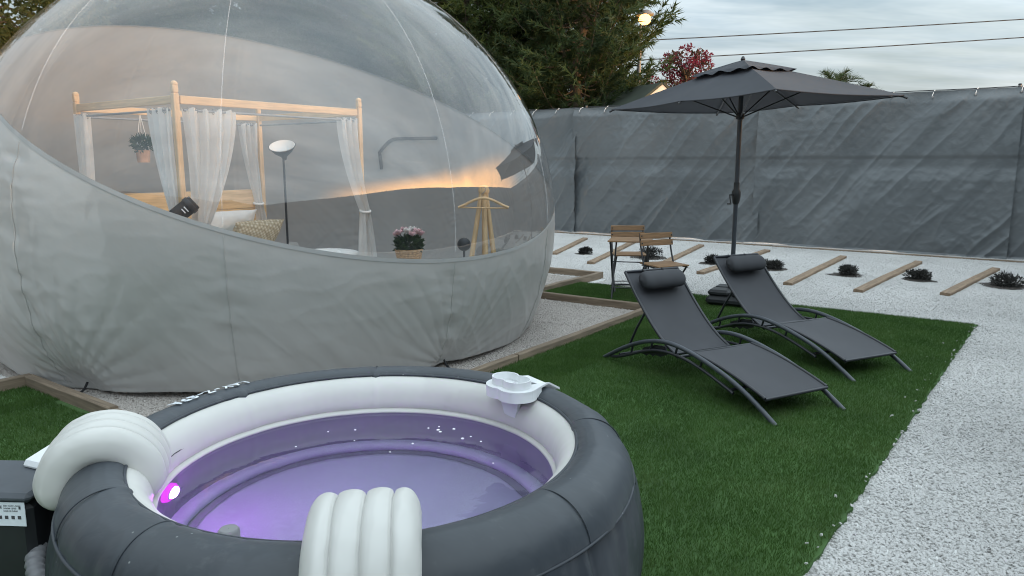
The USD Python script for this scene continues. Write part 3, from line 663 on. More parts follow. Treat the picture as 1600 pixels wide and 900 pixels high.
# ------------------------------------------------------------------ canopy bed inside the tent
P1 = np.array([-2.46, 5.55]); P2 = P1 + 1.8 * U; P4 = P1 - 1.5 * V; P3 = P4 + 1.8 * U
BT = 2.0
bed = thing('canopy_bed', 'pine four poster bed with wooden headboard inside the bubble tent', 'bed', (P1[0], P1[1], FZ), YAW)
# local frame: x = V, y = U
lp = {'a': (0, 0), 'b': (0, 1.8), 'c': (-1.5, 1.8), 'd': (-1.5, 0)}
for k in 'abcd':
    x, y = lp[k]
    o = obj('post', box((x, y, (BT - FZ) / 2), (0.044, 0.044, BT - FZ), 0, 0.005), M['pine2'], bed)
    obj('finial', cat([box((x, y, BT - FZ + 0.03), (0.045, 0.045, 0.06), 0, 0.008), ellipsoid((x, y, BT - FZ + 0.065), (0.026, 0.026, 0.024), 2)]), M['pine2'], bed, 40)
zb = BT - FZ - 0.045
def beam(x0, y0, x1, y1, z=zb):
    L = math.hypot(x1 - x0, y1 - y0) - 0.064; rz = math.atan2(y1 - y0, x1 - x0)
    m = box((0, 0, 0), (L, 0.034, 0.06), 0, 0.004)
    obj('top_beam', m, M['pine'], bed, False, ((x0 + x1) / 2, (y0 + y1) / 2, z), math.degrees(rz))
beam(0, 0, 0, 1.8); beam(0, 0, -1.5, 0); beam(-1.5, 0, -1.5, 1.8); beam(-1.5, 1.8, 0, 1.8)
for (x0, y0, x1, y1) in ((0.02, 0.05, 0.02, 1.75), (-0.05, -0.02, -1.45, -0.02), (-1.48, 0.05, -1.48, 1.75), (-1.45, 1.78, -0.05, 1.78)):
    obj('curtain_rod', tube([(x0, y0, zb - 0.075), (x1, y1, zb - 0.075)], 0.009, 8), M['galv'], bed, 40)
for k in range(4):                                                # headboard boards
    obj('headboard_plank', box((0, 0, 0), (1.72, 0.028, 0.19), 0, 0.004), M['pine'], bed, False, (-1.5, 0.9, 0.40 + 0.193 * k + 0.09), 90)
obj('side_rail', box((0.0, 0.9, 0.28), (0.035, 1.73, 0.14), 0, 0.005), M['pine2'], bed)
obj('side_rail', box((-0.75, 0.0, 0.28), (1.43, 0.035, 0.14), 0, 0.005), M['pine'], bed)
obj('side_rail', box((-0.75, 1.8, 0.28), (1.43, 0.035, 0.14), 0, 0.005), M['pine'], bed)
def cushion(sx, sy, sz, seed, n=36, puff=2.6):
    """A stuffed cushion, lying in xy."""
    u = np.linspace(-1, 1, n); X, Y = np.meshgrid(u, u, indexing='ij')
    t = (1 - np.abs(X) ** puff) ** 0.6 * (1 - np.abs(Y) ** puff) ** 0.6
    e = 1 - 0.06 * (1 - np.abs(Y) ** 2) * np.abs(X) ** 6
    e2_ = 1 - 0.06 * (1 - np.abs(X) ** 2) * np.abs(Y) ** 6
    nz = meshkit.fbm(np.stack([X * 2.5 + seed, Y * 2.5, X * 0], -1), 3) - 0.5
    top = np.stack([X * sx / 2 * e, Y * sy / 2 * e2_, sz / 2 * t * (1 + 0.35 * nz)], -1)
    bot = top * [1, 1, -1]
    a_, b_ = grid(top), grid(bot, flip=True)
    return cat([a_, b_])
mv = cushion(1.44, 1.74, 0.26, 3, 40, 16); mv[0][:, 2] += 0.46; mv[0][:, 0] -= 0.75; mv[0][:, 1] += 0.9
obj('mattress', mv, M['sheet'], bed, True)

def rot_xyz(rx, ry, rz):
    return trimesh.transformations.euler_matrix(rx, ry, rz)[:3, :3]
def bedpt(x, y, z): p = P1 + x * V + y * U; return np.array([p[0], p[1], z])
yr = math.radians(YAW)
pv = move(cushion(0.62, 0.44, 0.20, 5), (0, 0, 0), R=rot_xyz(0, math.radians(-62), 0) @ rot_xyz(0, 0, PI / 2))
o = obj('pillow', pv, M['sheet'], None, True, bedpt(-1.34, 1.22, 0.84), YAW); meta(o, 'white pillow leaning on the wooden headboard inside the bubble', 'pillow')
Mpat = simple('woven_cushion', {'tc': ('texture_coordinate', {}), 'mp': ('mapping', {'rotation': (0.3, 0.9, 0.785)}),
    'v': ('voronoi_texture', {'scale': 34.0, 'randomness': 0.12}), 'r': ('rgb_ramp', {'ramp': [(0.15, (0.66, 0.61, 0.50)), (0.45, (0.47, 0.40, 0.28)), (0.7, (0.32, 0.26, 0.17))]}), 'p': ('principled_bsdf', {'roughness': 0.85}),
    'b': ('bump', {'strength': 0.5, 'distance': 0.006, 'invert': True})},
    [('tc.object', 'mp.vector'), ('mp.vector', 'v.vector'), ('v.distance', 'r.fac'), ('r.color', 'p.base_color'), ('v.distance', 'b.height'), ('b.normal', 'p.normal')], 'p.BSDF')
pv = move(cushion(0.56, 0.40, 0.20, 8), (0, 0, 0), R=rot_xyz(0, math.radians(-52), 0) @ rot_xyz(0, 0, PI / 2))
o = obj('pillow', pv, Mpat, None, True, bedpt(-1.10, 1.38, 0.78), YAW); meta(o, 'beige cushion with woven diamond pattern in front of white pillow', 'pillow')
tm = cushion(0.5, 0.42, 0.10, 14, 30, 5); o = obj('throw', tm, M['sheet'], None, True, bedpt(-0.28, 1.62, 0.63), YAW + 10); meta(o, 'folded fluffy white throw on the foot corner of the bed', 'throw')

# curtains
def curtain(label, A, B, T, wt, C, wb, seed, nf=7, amp=0.035, zt=None, zbm=0.12, pinch=True):
    """Hangs between A and B (xy) below the rod, is gathered at T (x, y, z) with half width wt, and falls to C (xy) with half width wb."""
    A, B, T, C = map(lambda q: np.asarray(q, float), (A, B, T, C))
    zt = zt or (BT - 0.13)
    d = (B - A) / np.linalg.norm(B - A); n = np.array([-d[1], d[0]])
    s = np.linspace(0, 1, 72); zz = np.r_[np.linspace(zt, T[2], 44), np.linspace(T[2], zbm, 26)[1:]]
    r = np.random.default_rng(seed); ph = r.uniform(0, 6.28, 4)
    P = np.zeros((len(s), len(zz), 3))
    w0 = np.linalg.norm(B - A) / 2; m0 = (A + B) / 2
    for j, z in enumerate(zz):
        if z >= T[2]:
            t = (zt - z) / (zt - T[2]); e = t ** 1.9
            m_ = m0 + (T[:2] - m0) * e; w = w0 + (wt - w0) * t ** 1.6
        else:
            t = (T[2] - z) / (T[2] - zbm); e = 1 - (1 - t) ** 2.0
            m_ = T[:2] + (C - T[:2]) * t; w = wt + (wb - wt) * e
        k = (s - 0.5) * 2
        a_ = amp * (0.35 + 0.65 * min(1, w / max(w0, wb))) 
        fold = np.sin(k * PI * nf / 2 * (1 + 0.12 * np.sin(2.3 * k + ph[1])) + ph[0] + 0.5 * math.sin(z * 2 + ph[2])) + 0.35 * np.sin(k * PI * nf * 1.7 + ph[3])
        P[:, j, :2] = m_[None] + (k * w + 0.012 * np.sin(k * 9 + z * 3))[:, None] * d + (a_ * fold)[:, None] * n
        P[:, j, 2] = z
        if j == 0: P[:, j, 2] += 0.02 + 0.012 * np.sin(k * PI * nf + 1)
    t_ = thing('curtain', label, 'curtain', (0, 0, 0), 0, 'white sheer curtains of the canopy bed')
    obj('cloth', grid(P), M['sheer'], t_, True)
    if pinch:
        a_ = np.linspace(0, 2 * PI, 20)
        ring = np.c_[T[0] + (wt + 0.012) * (np.cos(a_) * d[0]) + 0.03 * np.sin(a_) * n[0], T[1] + (wt + 0.012) * (np.cos(a_) * d[1]) + 0.03 * np.sin(a_) * n[1], np.full(20, T[2]) + 0.01 * np.sin(a_)]
        obj('tie_band', tube(ring, 0.012, 6, False), M['sheet'], t_, True)
    for k in range(6):
        q = A + (B - A) * (k + 0.5) / 6
        a_ = np.linspace(0, 2 * PI, 10)
        obj('ring', tube(np.c_[q[0] + 0.016 * np.cos(a_) * n[0], q[1] + 0.016 * np.cos(a_) * n[1], BT - 0.12 + 0.02 * np.sin(a_) - 0.0], 0.0025, 4, False), M['galv'], t_)
def bx(x, y): p = P1 + x * V + y * U; return (p[0], p[1])
def T3(x, y, z): return (*bx(x, y), z)
curtain('sheer curtain gathered at the far left bed post', bx(-1.47, -0.02), bx(-1.27, -0.02), T3(-1.40, -0.02, 1.02), 0.045, bx(-1.40, -0.02), 0.09, 1, 5)
curtain('bluish sheer curtain left of the front bed post, slanting down to it', bx(-0.32, -0.02), bx(-0.05, -0.02), T3(-0.04, -0.02, 1.0), 0.04, bx(-0.06, -0.02), 0.09, 2, 6)
curtain('widest sheer curtain right of the front bed post, drawn left', bx(0.02, 0.05), bx(0.02, 0.46), T3(0.03, 0.09, 0.92), 0.05, bx(0.02, 0.10), 0.11, 3, 8, 0.045)
curtain('sheer curtain tied at the rear bed post beside the floor lamp', bx(-1.48, 1.56), bx(-1.48, 1.77), T3(-1.47, 1.72, 1.08), 0.04, bx(-1.46, 1.86), 0.10, 4, 6)
curtain('sheer curtain tied at the right bed post near the flower basket', bx(0.02, 1.55), bx(0.02, 1.77), T3(0.04, 1.80, 1.05), 0.045, bx(0.03, 1.86), 0.10, 5, 6, 0.04)

# black roll strapped at the front post
bag = thing('camera_bag', 'small black cylindrical bag with white lettering strapped at front bed post', 'bag', bedpt(0.07, -0.05, 1.145), YAW)
Rb = rot_xyz(math.radians(-52), 0, math.radians(-29))
fa_ = Rb.T @ np.array([0.88, -0.48, 0.25]); fa_ = math.degrees(math.atan2(fa_[1], fa_[0]))
obj('body', move(lathe([(0.001, -0.11), (0.05, -0.11), (0.058, -0.10), (0.06, 0.08), (0.054, 0.11), (0.001, 0.11)], 24), R=Rb), M['bagblack'], bag, 40)
obj('collar', move(lathe([(0.062, 0.05), (0.066, 0.055), (0.066, 0.085), (0.062, 0.09)], 24), R=Rb), M['steel_dark'], bag, 40)
def arc_patch(r_, a0, a1, z0, z1):
    a_ = np.linspace(a0, a1, 10)
    return grid(np.stack([np.stack([r_ * np.cos(a_), r_ * np.sin(a_), np.full(10, z)], -1) for z in (z0, z1)], 1))
bars = cat([arc_patch(0.0612, math.radians(d0), math.radians(d1), z0, z0 + 0.008) for d0, d1, z0 in ((fa_ - 10, fa_ + 35, 0.028), (fa_ - 8, fa_ + 30, 0.005))])
obj('print', move(bars, R=Rb), M['print_white'], bag)

# hanging plants
def hanging(label, p, ztop, seed):
    t = thing('hanging_plant', label, 'plant', p, 0, 'potted plants hanging inside the bubble')
    obj('pot', lathe([(0.001, 0), (0.048, 0), (0.052, 0.01), (0.060, 0.10), (0.062, 0.11), (0.056, 0.11), (0.052, 0.09), (0.001, 0.09)], 28), M['pot'], t, 40)
    obj('foliage', leaf_ball((0, 0, 0.165), 0.085, 360, 0.05, 0.018, seed, 0.4, 0.7), M['leaf'], t)
    for k in range(3):
        a_ = 2 * PI * k / 3
        obj('cord', tube([(0.059 * math.cos(a_), 0.059 * math.sin(a_), 0.108), (0.02 * math.cos(a_), 0.02 * math.sin(a_), 0.33), (0, 0, ztop - p[2])], 0.003, 4), M['sheet'], t)
hanging('plant in terracotta pot hanging at left over the wooden headboard', (*bx(-1.46, 0.52), 1.50), 1.92, 3)
hanging('smaller looking plant in terracotta pot partly behind the wide front curtain', (*bx(-1.46, 1.26), 1.50), 1.92, 4)

# floor lamp
fl_ = thing('floor_lamp', 'black floor lamp with upturned white bowl shade beside the bed', 'lamp', (-2.43, 7.98, FZ))
obj('base', lathe([(0.001, 0), (0.13, 0), (0.13, 0.012), (0.03, 0.03), (0.001, 0.03)], 32), M['steel_dark'], fl_, 40)
obj('pole', tube([(0, 0, 0.02), (0, 0, 1.48)], 0.012, 10), M['steel_dark'], fl_, 40)
Rl = rot_xyz(math.radians(28), 0, 0)
obj('shade', move(lathe([(0.02, -0.10), (0.035, -0.06), (0.10, 0.0), (0.135, 0.055), (0.14, 0.06)], 36), (0, 0, 1.56), R=Rl), M['steel_dark'], fl_, 50)
obj('bowl_lining', move(lathe([(0.001, -0.005), (0.06, 0.0), (0.105, 0.02), (0.134, 0.058)], 36, flip=True), (0, 0, 1.565), R=Rl), M['lampin'], fl_, 50)

# basket of flowers on a small table
st = thing('side_table', 'small wooden side table under the flower basket inside the bubble', 'table', (-0.87, 6.2, FZ), YAW)
obj('top', lathe([(0.001, 0.575), (0.2, 0.575), (0.21, 0.582), (0.21, 0.592), (0.2, 0.6), (0.001, 0.6)], 40), M['pine'], st, 40)
for k in range(3):
    a_ = 2 * PI * k / 3 + 0.4
    obj('leg', tube([(0.1 * math.cos(a_), 0.1 * math.sin(a_), 0.575), (0.17 * math.cos(a_), 0.17 * math.sin(a_), 0)], [0.016, 0.01], 10), M['pine2'], st, 40)
fb = thing('flower_basket', 'woven basket of pink and white flowers at the clear panel edge', 'flowers', (-0.87, 6.2, FZ + 0.60))
prof = [(0.001, 0), (0.09, 0)] + [(0.095 + 0.022 * t + 0.004 * (k % 2), 0.01 + 0.115 * t) for k, t in enumerate(np.linspace(0, 1, 13))] + [(0.11, 0.125), (0.105, 0.10), (0.001, 0.10)]
obj('basket', lathe(prof, 48), M['basket'], fb, 30)
obj('foliage', leaf_ball((0, 0, 0.16), 0.10, 520, 0.055, 0.024, 9, 0.5, 0.6), M['leaf'], fb)
def rose(c, s, seed):
    r = np.random.default_rng(seed); ms = []
    for k in range(16):
        a_ = k * 2.4; t = k / 16
        cupd = np.array([math.cos(a_), math.sin(a_), 0.7 + 1.2 * (1 - t)]); cupd /= np.linalg.norm(cupd)
        sd = np.cross(cupd, [0, 0, 1.0]); sd /= np.linalg.norm(sd); L = s * (0.5 + 0.6 * t)
        b = np.asarray(c, float)
        ms.append((np.array([b, b + cupd * L * .6 + sd * L * .5, b + cupd * L + [0, 0, L * .15], b + cupd * L * .6 - sd * L * .5]), np.array([(0, 1, 2), (0, 2, 3)])))
    return cat(ms)
for k, (x, y, z, m_) in enumerate([(-0.075, -0.03, 0.235, 'petal'), (0.075, -0.02, 0.245, 'petal'), (0.0, -0.05, 0.25, 'petalw'), (0.03, 0.04, 0.255, 'petalw'), (-0.04, 0.05, 0.25, 'petal'), (0.1, 0.03, 0.22, 'petal'), (-0.1, 0.02, 0.21, 'petal'), (0.045, -0.075, 0.225, 'petal')]):
    obj('blossom', rose((x, y, z + 0.01), 0.056, k), M[m_], fb)

# wooden clothes stand with hanger, and a small black lamp ball
cs = thing('clothes_stand', 'wooden A frame clothes stand inside the right of the bubble', 'clothes stand', (-0.27, 7.15, FZ), math.degrees(math.atan2(-0.1, 1)))
for (x0, y0) in ((-0.19, -0.14), (0.05, -0.18), (0.17, -0.05), (-0.02, 0.2)):
    obj('leg', tube([(x0 * 1.0, y0, 0.0), (x0 * 0.1, y0 * 0.1, 1.18)], [0.028, 0.022], 10), M['pine2'], cs, 40)
obj('head', lathe([(0.001, 1.15), (0.05, 1.15), (0.055, 1.18), (0.04, 1.22), (0.001, 1.225)], 20), M['pine2'], cs, 40)
obj('lower_shelf', box((0, 0, 0.3), (0.26, 0.2, 0.018), 0, 0.004), M['pine'], cs)
hg = thing('coat_hanger', 'light wooden coat hanger hanging on the A frame stand', 'hanger', (-0.27, 7.02, 0), -4)
hb = spline([(-0.24, 0, 1.08), (-0.12, 0, 1.135), (0, 0, 1.17), (0.12, 0, 1.135), (0.24, 0, 1.08)], 17)
obj('shoulder_bar', tube(hb, [0.013] * 17, 8), M['pine'], hg, 40)
obj('trouser_bar', tube([(-0.235, 0, 1.08), (0.235, 0, 1.075)], 0.007, 8), M['pine'], hg, 40)
obj('hook', tube(spline([(0, 0, 1.17), (0, 0, 1.22), (0.025, 0, 1.25), (0, 0.01, 1.275), (-0.02, 0.02, 1.26)], 14), 0.003, 6), M['galv'], hg, 40)
bl = thing('ball_lamp', 'round black ball lamp low beside the wooden clothes stand', 'lamp', (-0.44, 6.75, FZ))
obj('stand', cat([lathe([(0.001, 0), (0.09, 0), (0.09, 0.012), (0.02, 0.022), (0.001, 0.022)], 28), tube([(0, 0, 0.01), (0, 0, 0.64)], 0.010, 8)]), M['steel_dark'], bl, 40)
obj('ball', ellipsoid((0, 0, 0.70), (0.062, 0.062, 0.062), 3), M['plastic_black'], bl, True)

# ------------------------------------------------------------------ hot tub
TC = np.array([-0.485, 2.30])
tub = thing('hot_tub', 'round inflatable hot tub with charcoal cover and white inner wall', 'hot tub', (TC[0], TC[1], 0.0))
NS = 360
def ringy(prof, seed=0, amp=0.0, n=NS, m=M['pvc_dark'], freq=1.0, low=None):
    """A lathe with creases that run down from the seams."""
    prof = np.asarray(prof, float); a_ = np.linspace(0, 2 * PI, n, endpoint=False)
    A, K = np.meshgrid(a_, np.arange(len(prof)), indexing='ij')
    R_, Z_ = prof[K, 0], prof[K, 1]
    if amp:
        q = A * 0.9
        w = meshkit.fbm(np.stack([np.cos(A) * 7 * freq, np.sin(A) * 7 * freq, Z_ * 2.0 + seed], -1), 3) - 0.5
        w2 = meshkit.fbm(np.stack([np.cos(A) * 26, np.sin(A) * 26, Z_ * 3.0 + seed], -1), 2) - 0.5
        R_ = R_ + amp * w + amp * 0.4 * w2
        for s in TSEAM:
            dd = wrap(A - s) * 0.9
            R_ = R_ - amp * 0.55 * np.exp(-(dd / 0.018) ** 2) + amp * 0.9 * np.exp(-(dd / 0.09) ** 2) * (meshkit.noise(np.stack([dd * 26, Z_ * 5, dd * 0 + s * 9], -1)) - 0.5)
    P = np.stack([R_ * np.cos(A), R_ * np.sin(A), Z_], -1)
    return grid(P, True)
TSEAM = [math.radians(d) for d in (-120, -38, 8, 52, 97, 142, 187, 205 + 12)]
RIM = 0.632
side_p = spline([(0.83, 0.0), (0.872, 0.06), (0.898, 0.2), (0.902, 0.33), (0.892, 0.44), (0.870, 0.53)], 40)
top_p = spline([(0.8725, 0.529), (0.852, 0.585), (0.815, 0.622), (0.770, 0.640), (0.725, 0.640), (0.699, 0.628), (0.692, 0.612)], 34)
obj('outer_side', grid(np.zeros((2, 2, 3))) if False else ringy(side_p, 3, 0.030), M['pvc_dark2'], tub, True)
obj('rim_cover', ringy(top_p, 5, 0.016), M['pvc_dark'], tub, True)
def ring_tube(r, z, rad, sides=6, n=180):
    a_ = np.linspace(0, 2 * PI, n, endpoint=False); b_ = np.linspace(0, 2 * PI, sides + 1)
    P = np.stack([(r + rad * np.cos(b_))[None] * np.cos(a_)[:, None], (r + rad * np.cos(b_))[None] * np.sin(a_)[:, None], np.broadcast_to(z + rad * np.sin(b_), (n, sides + 1))], -1)
    return grid(P, True)
obj('piping', ring_tube(0.8735, 0.531, 0.0045), M['pvc_dark2'], tub, True)
obj('piping', ring_tube(0.694, 0.622, 0.0055), M['pvc_dark2'], tub, True)
for s in TSEAM:
    pr_ = np.vstack([top_p[::-1][3:], ])
    pts = np.c_[(pr_[:, 0]) * math.cos(s), pr_[:, 0] * math.sin(s), pr_[:, 1] + 0.0005]
    obj('seam', tube(pts, 0.0022, 5), M['pvc_dark2'], tub, True)
liner = spline([(0.692, 0.618), (0.668, 0.606), (0.645, 0.580), (0.632, 0.545), (0.630, 0.512), (0.640, 0.492)], 30)
obj('inner_wall', ringy(liner, 7, 0.006), M['pvc_white'], tub, True)
obj('ledge_ring', ringy(spline([(0.642, 0.496), (0.626, 0.494), (0.620, 0.486), (0.626, 0.478), (0.645, 0.474)], 14), 7, 0.003), M['pvc_white'], tub, True)
low_p = spline([(0.645, 0.476), (0.640, 0.40), (0.640, 0.28), (0.648, 0.17), (0.640, 0.145)], 24)
obj('lower_wall', ringy(low_p, 9, 0.004), M['pvc_grey'], tub, True)
obj('foot_ring', ringy(spline([(0.648, 0.150), (0.615, 0.150), (0.595, 0.135), (0.59, 0.110), (0.60, 0.088)], 18), 11, 0.003), M['pvc_floor'], tub, True)
obj('foot_band', ringy(np.array([(0.602, 0.0915), (0.56, 0.0915)]), 0, 0), M['pvc_grey'], tub)
fr = np.linspace(0.003, 0.603, 24)
nfl = 120
a_ = np.linspace(0, 2 * PI, nfl, endpoint=False)
FZt = 0.085 + 0.006 * (meshkit.fbm(np.stack([np.cos(a_)[:, None] * fr * 5, np.sin(a_)[:, None] * fr * 5, fr[None] * 0 * a_[:, None]], -1), 3) - 0.5)
FP = np.stack([np.cos(a_)[:, None] * fr, np.sin(a_)[:, None] * fr, FZt], -1)
obj('floor', grid(FP, True, True), M['pvc_floor'], tub, True)
# the light on the wall
LA = math.radians(184)
lx, ly = 0.628 * math.cos(LA), 0.628 * math.sin(LA)
obj('light_housing', move(lathe([(0.001, -0.012), (0.045, -0.012), (0.048, 0.0), (0.036, 0.012)], 28), (lx, ly, 0.385), R=rot_xyz(0, 0, LA) @ rot_xyz(0, -PI / 2, 0)), M['plastic_white'], tub, 40)
obj('painted_halo_ring', move(lathe([(0.034, 0.008), (0.045, 0.010), (0.054, 0.004), (0.056, -0.008)], 32), (lx, ly, 0.385), R=rot_xyz(0, 0, LA) @ rot_xyz(0, -PI / 2, 0)), M['tubhalo'], tub, 40)  # added glowing ring, stands in for the soft halo around the lens
obj('light_lens', move(ellipsoid((0, 0, 0.012), (0.034, 0.034, 0.014), 2), (lx, ly, 0.385), R=rot_xyz(0, 0, LA) @ rot_xyz(0, -PI / 2, 0)), M['tublamp'], tub, True)
# inlet knob on the near wall
KA = math.radians(-113)
obj('inlet_cap', move(lathe([(0.001, 0.05), (0.022, 0.05), (0.027, 0.044), (0.028, 0.0)], 24, flip=True), (0.60 * math.cos(KA), 0.60 * math.sin(KA), 0.535)), M['plastic_mid'], tub, 40)
obj('hanging_cord', tube([(0.634 * math.cos(math.radians(d)), 0.634 * math.sin(math.radians(d)), z) for d, z in ((182, 0.548), (178, 0.549), (174, 0.546), (170, 0.540))], 0.002, 5), M['bagblack'], tub)
# lettering printed on the far left of the outer rim, wrapped on the cover
def wrap_rim(mesh, a_mid, flipx=False):
    v = np.array(mesh.vertices); x = v[:, 0] - (v[:, 0].min() + v[:, 0].max()) / 2; y = v[:, 1]
    # y runs down the outside of the cover from the rim
    arc = np.r_[0, np.cumsum(np.linalg.norm(np.diff(top_p, axis=0), axis=1))]
    s0 = 0.150
    rr = np.interp(s0 + y, arc, top_p[:, 0]); zz = np.interp(s0 + y, arc, top_p[:, 1])
    g = np.stack([np.interp(s0 + y + 0.004, arc, top_p[:, 0]) - rr, np.interp(s0 + y + 0.004, arc, top_p[:, 1]) - zz], 1)
    nn = np.c_[g[:, 1], -g[:, 0]]; nn /= np.linalg.norm(nn, axis=1, keepdims=True)
    off = v[:, 2] + 0.007
    rr, zz = rr + nn[:, 0] * off, zz + nn[:, 1] * off
    an = a_mid + x / 0.76
    return np.c_[rr * np.cos(an), rr * np.sin(an), zz], np.array(mesh.faces)
lg = wrap_rim(meshkit.text_mesh('LAY-Z-SPA', 0.042, 0.0015, True), math.radians(150))
obj('lettering', lg, M['print_white'], tub)

# water
wt = thing('water', 'clear violet lit water filling the hot tub', 'water', (TC[0], TC[1], 0))
meta(wt, kind='structure')
a_ = np.linspace(0, 2 * PI, 120, endpoint=False)
wr = 0.668; wz0, wz1 = 0.05, 0.482
wv = np.vstack([[0, 0, wz1], np.c_[wr * np.cos(a_), wr * np.sin(a_), np.full(120, wz1)], np.c_[wr * np.cos(a_), wr * np.sin(a_), np.full(120, wz0)], [0, 0, wz0]])
wf = [(0, 1 + i, 1 + (i + 1) % 120) for i in range(120)]
for i in range(120):
    j = (i + 1) % 120; wf += [(1 + i, 121 + i, 121 + j), (1 + i, 121 + j, 1 + j), (241, 121 + j, 121 + i)]
obj('water_body', (wv, np.array(wf)), M['water'], wt)
r = np.random.default_rng(8); fm = []
for (x, y) in [(0.16, 0.44), (0.20, 0.42), (0.2, 0.455), (0.21, 0.40), (0.30, 0.33), (0.33, 0.35), (0.37, 0.30), (-0.12, 0.42), (-0.10, 0.31), (0.12, 0.28), (-0.3, 0.25), (0.05, 0.2), (-0.22, 0.4), (0.42, 0.1), (0.26, 0.43)]:
    s_ = r.uniform(0.003, 0.007)
    fm.append(ellipsoid((x, y, wz1 + 0.001), (s_, s_, s_ * 0.5), 1))
o = obj('foam', cat(fm), M['foam'], None, True, (TC[0], TC[1], 0)); meta(o, 'tiny white foam bubbles floating on the tub water', 'foam', kind='stuff')

# headrests
def headrest_mesh(R0, T0, seed):
    """Arch in the local xz plane (x = outwards over the rim), four tubes side by side along y."""
    W, lobes = 0.25, 4
    ns = 64
    sA = np.linspace(-1, 1, ns)
    # centre line: a little leg, a half circle, a little leg
    leg = 0.05; Ltot = PI * R0 + 2 * leg
    pos = (sA + 1) / 2 * Ltot; C = []; Nn = []
    for p in pos:
        if p < leg: C.append((-R0, -(leg - p))); Nn.append((-1, 0))
        elif p > leg + PI * R0: C.append((R0, -(p - leg - PI * R0))); Nn.append((1, 0))
        else:
            t = PI - (p - leg) / R0; C.append((R0 * math.cos(t), R0 * math.sin(t))); Nn.append((math.cos(t), math.sin(t)))
    C, Nn = np.array(C), np.array(Nn)
    w_ = np.linspace(-1, 1, 65)
    fr_ = ((w_ + 1) / 2 * lobes) % 1.0; fr_[-1] = 1.0
    pil = np.sqrt(np.maximum(0, 1 - (2 * fr_ - 1) ** 2))
    edge = np.sqrt(np.maximum(0, 1 - np.abs(w_) ** 6))
    prof_ = np.minimum(0.70 + 0.30 * pil ** 0.8, 1.0) * edge ** 1.0
    yy = np.r_[w_, w_[::-1][1:-1]] * W / 2; hh = np.r_[prof_, -0.9 * prof_[::-1][1:-1]]
    nc = len(yy)
    endf = (1 - np.abs(sA) ** 7) ** 0.5; endf[0] = endf[-1] = 0.03
    wf_ = 0.9 + 0.1 * endf
    P = np.zeros((ns, nc, 3))
    for i in range(ns):
        th = T0 * endf[i] * (1 + 0.0)
        P[i, :, 0] = C[i, 0] + Nn[i, 0] * hh * th
        P[i, :, 2] = C[i, 1] + Nn[i, 1] * hh * th
        P[i, :, 1] = yy * wf_[i] * (1 - 0.10 * (1 - endf[i]))
    P = P + 0.008 * (meshkit.fbm(P * 11 + seed, 3)[..., None] - 0.5)
    v, f = grid(np.swapaxes(P, 0, 1), True, True)
    return v, f
for ang, rad_, z_, rz_, R0, T0, lab in ((-168, 0.775, 0.555, -160, 0.122, 0.062, 'white inflatable headrest arched over the left rim beside control box'),
                                   (-78.5, 0.80, 0.580, -83, 0.140, 0.060, 'white four channel headrest over the front rim at bottom centre')):
    hr = thing('headrest', lab, 'headrest', (TC[0] + rad_ * math.cos(math.radians(ang)), TC[1] + rad_ * math.sin(math.radians(ang)), z_), rz_, 'white inflatable headrests on the tub rim')
    obj('cushion', headrest_mesh(R0, T0, 4), M['pvc_white'], hr, True)
    obj('weld_seam', tube([(-R0 - 0.002, y, -0.052) for y in np.linspace(-0.10, 0.10, 12)], 0.003, 5), M['pvc_white'], hr, True)

# cup holder
CA = math.radians(41)
ch = thing('cup_holder', 'white plastic cup holder tray clipped on the far right rim', 'cup holder', (TC[0] + 0.70 * math.cos(CA), TC[1] + 0.70 * math.sin(CA), 0.655), 41)
from shapely.geometry import Point, Polygon, box as sbox
from shapely.ops import unary_union
def extr(poly, h, z=0):
    m = trimesh.creation.extrude_polygon(poly, h, engine='earcut'); v = np.array(m.vertices); v[:, 2] += z; return v, np.array(m.faces)
two = unary_union([Point(-0.06, -0.035).buffer(0.052, 24), Point(-0.06, 0.035).buffer(0.052, 24)]).buffer(0.012).buffer(-0.012)
tray = unary_union([Point(-0.06, -0.035).buffer(0.075, 24), Point(-0.06, 0.035).buffer(0.075, 24), Polygon([(-0.05, -0.11), (0.08, -0.06), (0.15, -0.05), (0.16, 0.05), (0.08, 0.06), (-0.05, 0.11)])]).buffer(0.02).buffer(-0.02)
tv, tf_ = extr(tray, 0.008, 0.0)
tv[:, 2] -= 0.045 * smst(tv[:, 0], 0.06, 0.17) ** 1.2
tvs = trimesh.Trimesh(tv, tf_).subdivide().subdivide()
obj('tray', (np.array(tvs.vertices), np.array(tvs.faces)), M['plastic_white'], ch, 30)
obj('cup_wall', extr(two.difference(two.buffer(-0.005)), 0.030, 0.008), M['plastic_white'], ch, 30)
obj('apron', extr(tray.intersection(sbox(-0.3, -0.3, 0.02, 0.3)).buffer(0.0).difference(tray.buffer(-0.005)), 0.036, -0.034), M['plastic_white'], ch, 30)
obj('cup_floor', extr(two.buffer(-0.003), 0.004, -0.02), M['plastic_white'], ch)
obj('bracket', (np.array([(-0.06, -0.06, -0.03), (-0.06, 0.06, -0.03), (-0.055, 0.025, -0.13), (-0.055, -0.025, -0.13), (-0.075, -0.06, -0.03), (-0.075, 0.06, -0.03), (-0.068, 0.025, -0.13), (-0.068, -0.025, -0.13)]),
                np.array([(0, 1, 2), (0, 2, 3), (4, 6, 5), (4, 7, 6), (0, 3, 7), (0, 7, 4), (1, 5, 6), (1, 6, 2), (3, 2, 6), (3, 6, 7)])), M['plastic_white'], ch)

# control box
cb = thing('control_box', 'black spa control box with white rating label left of tub', 'control box', (-1.64, 2.16, 0), -3)
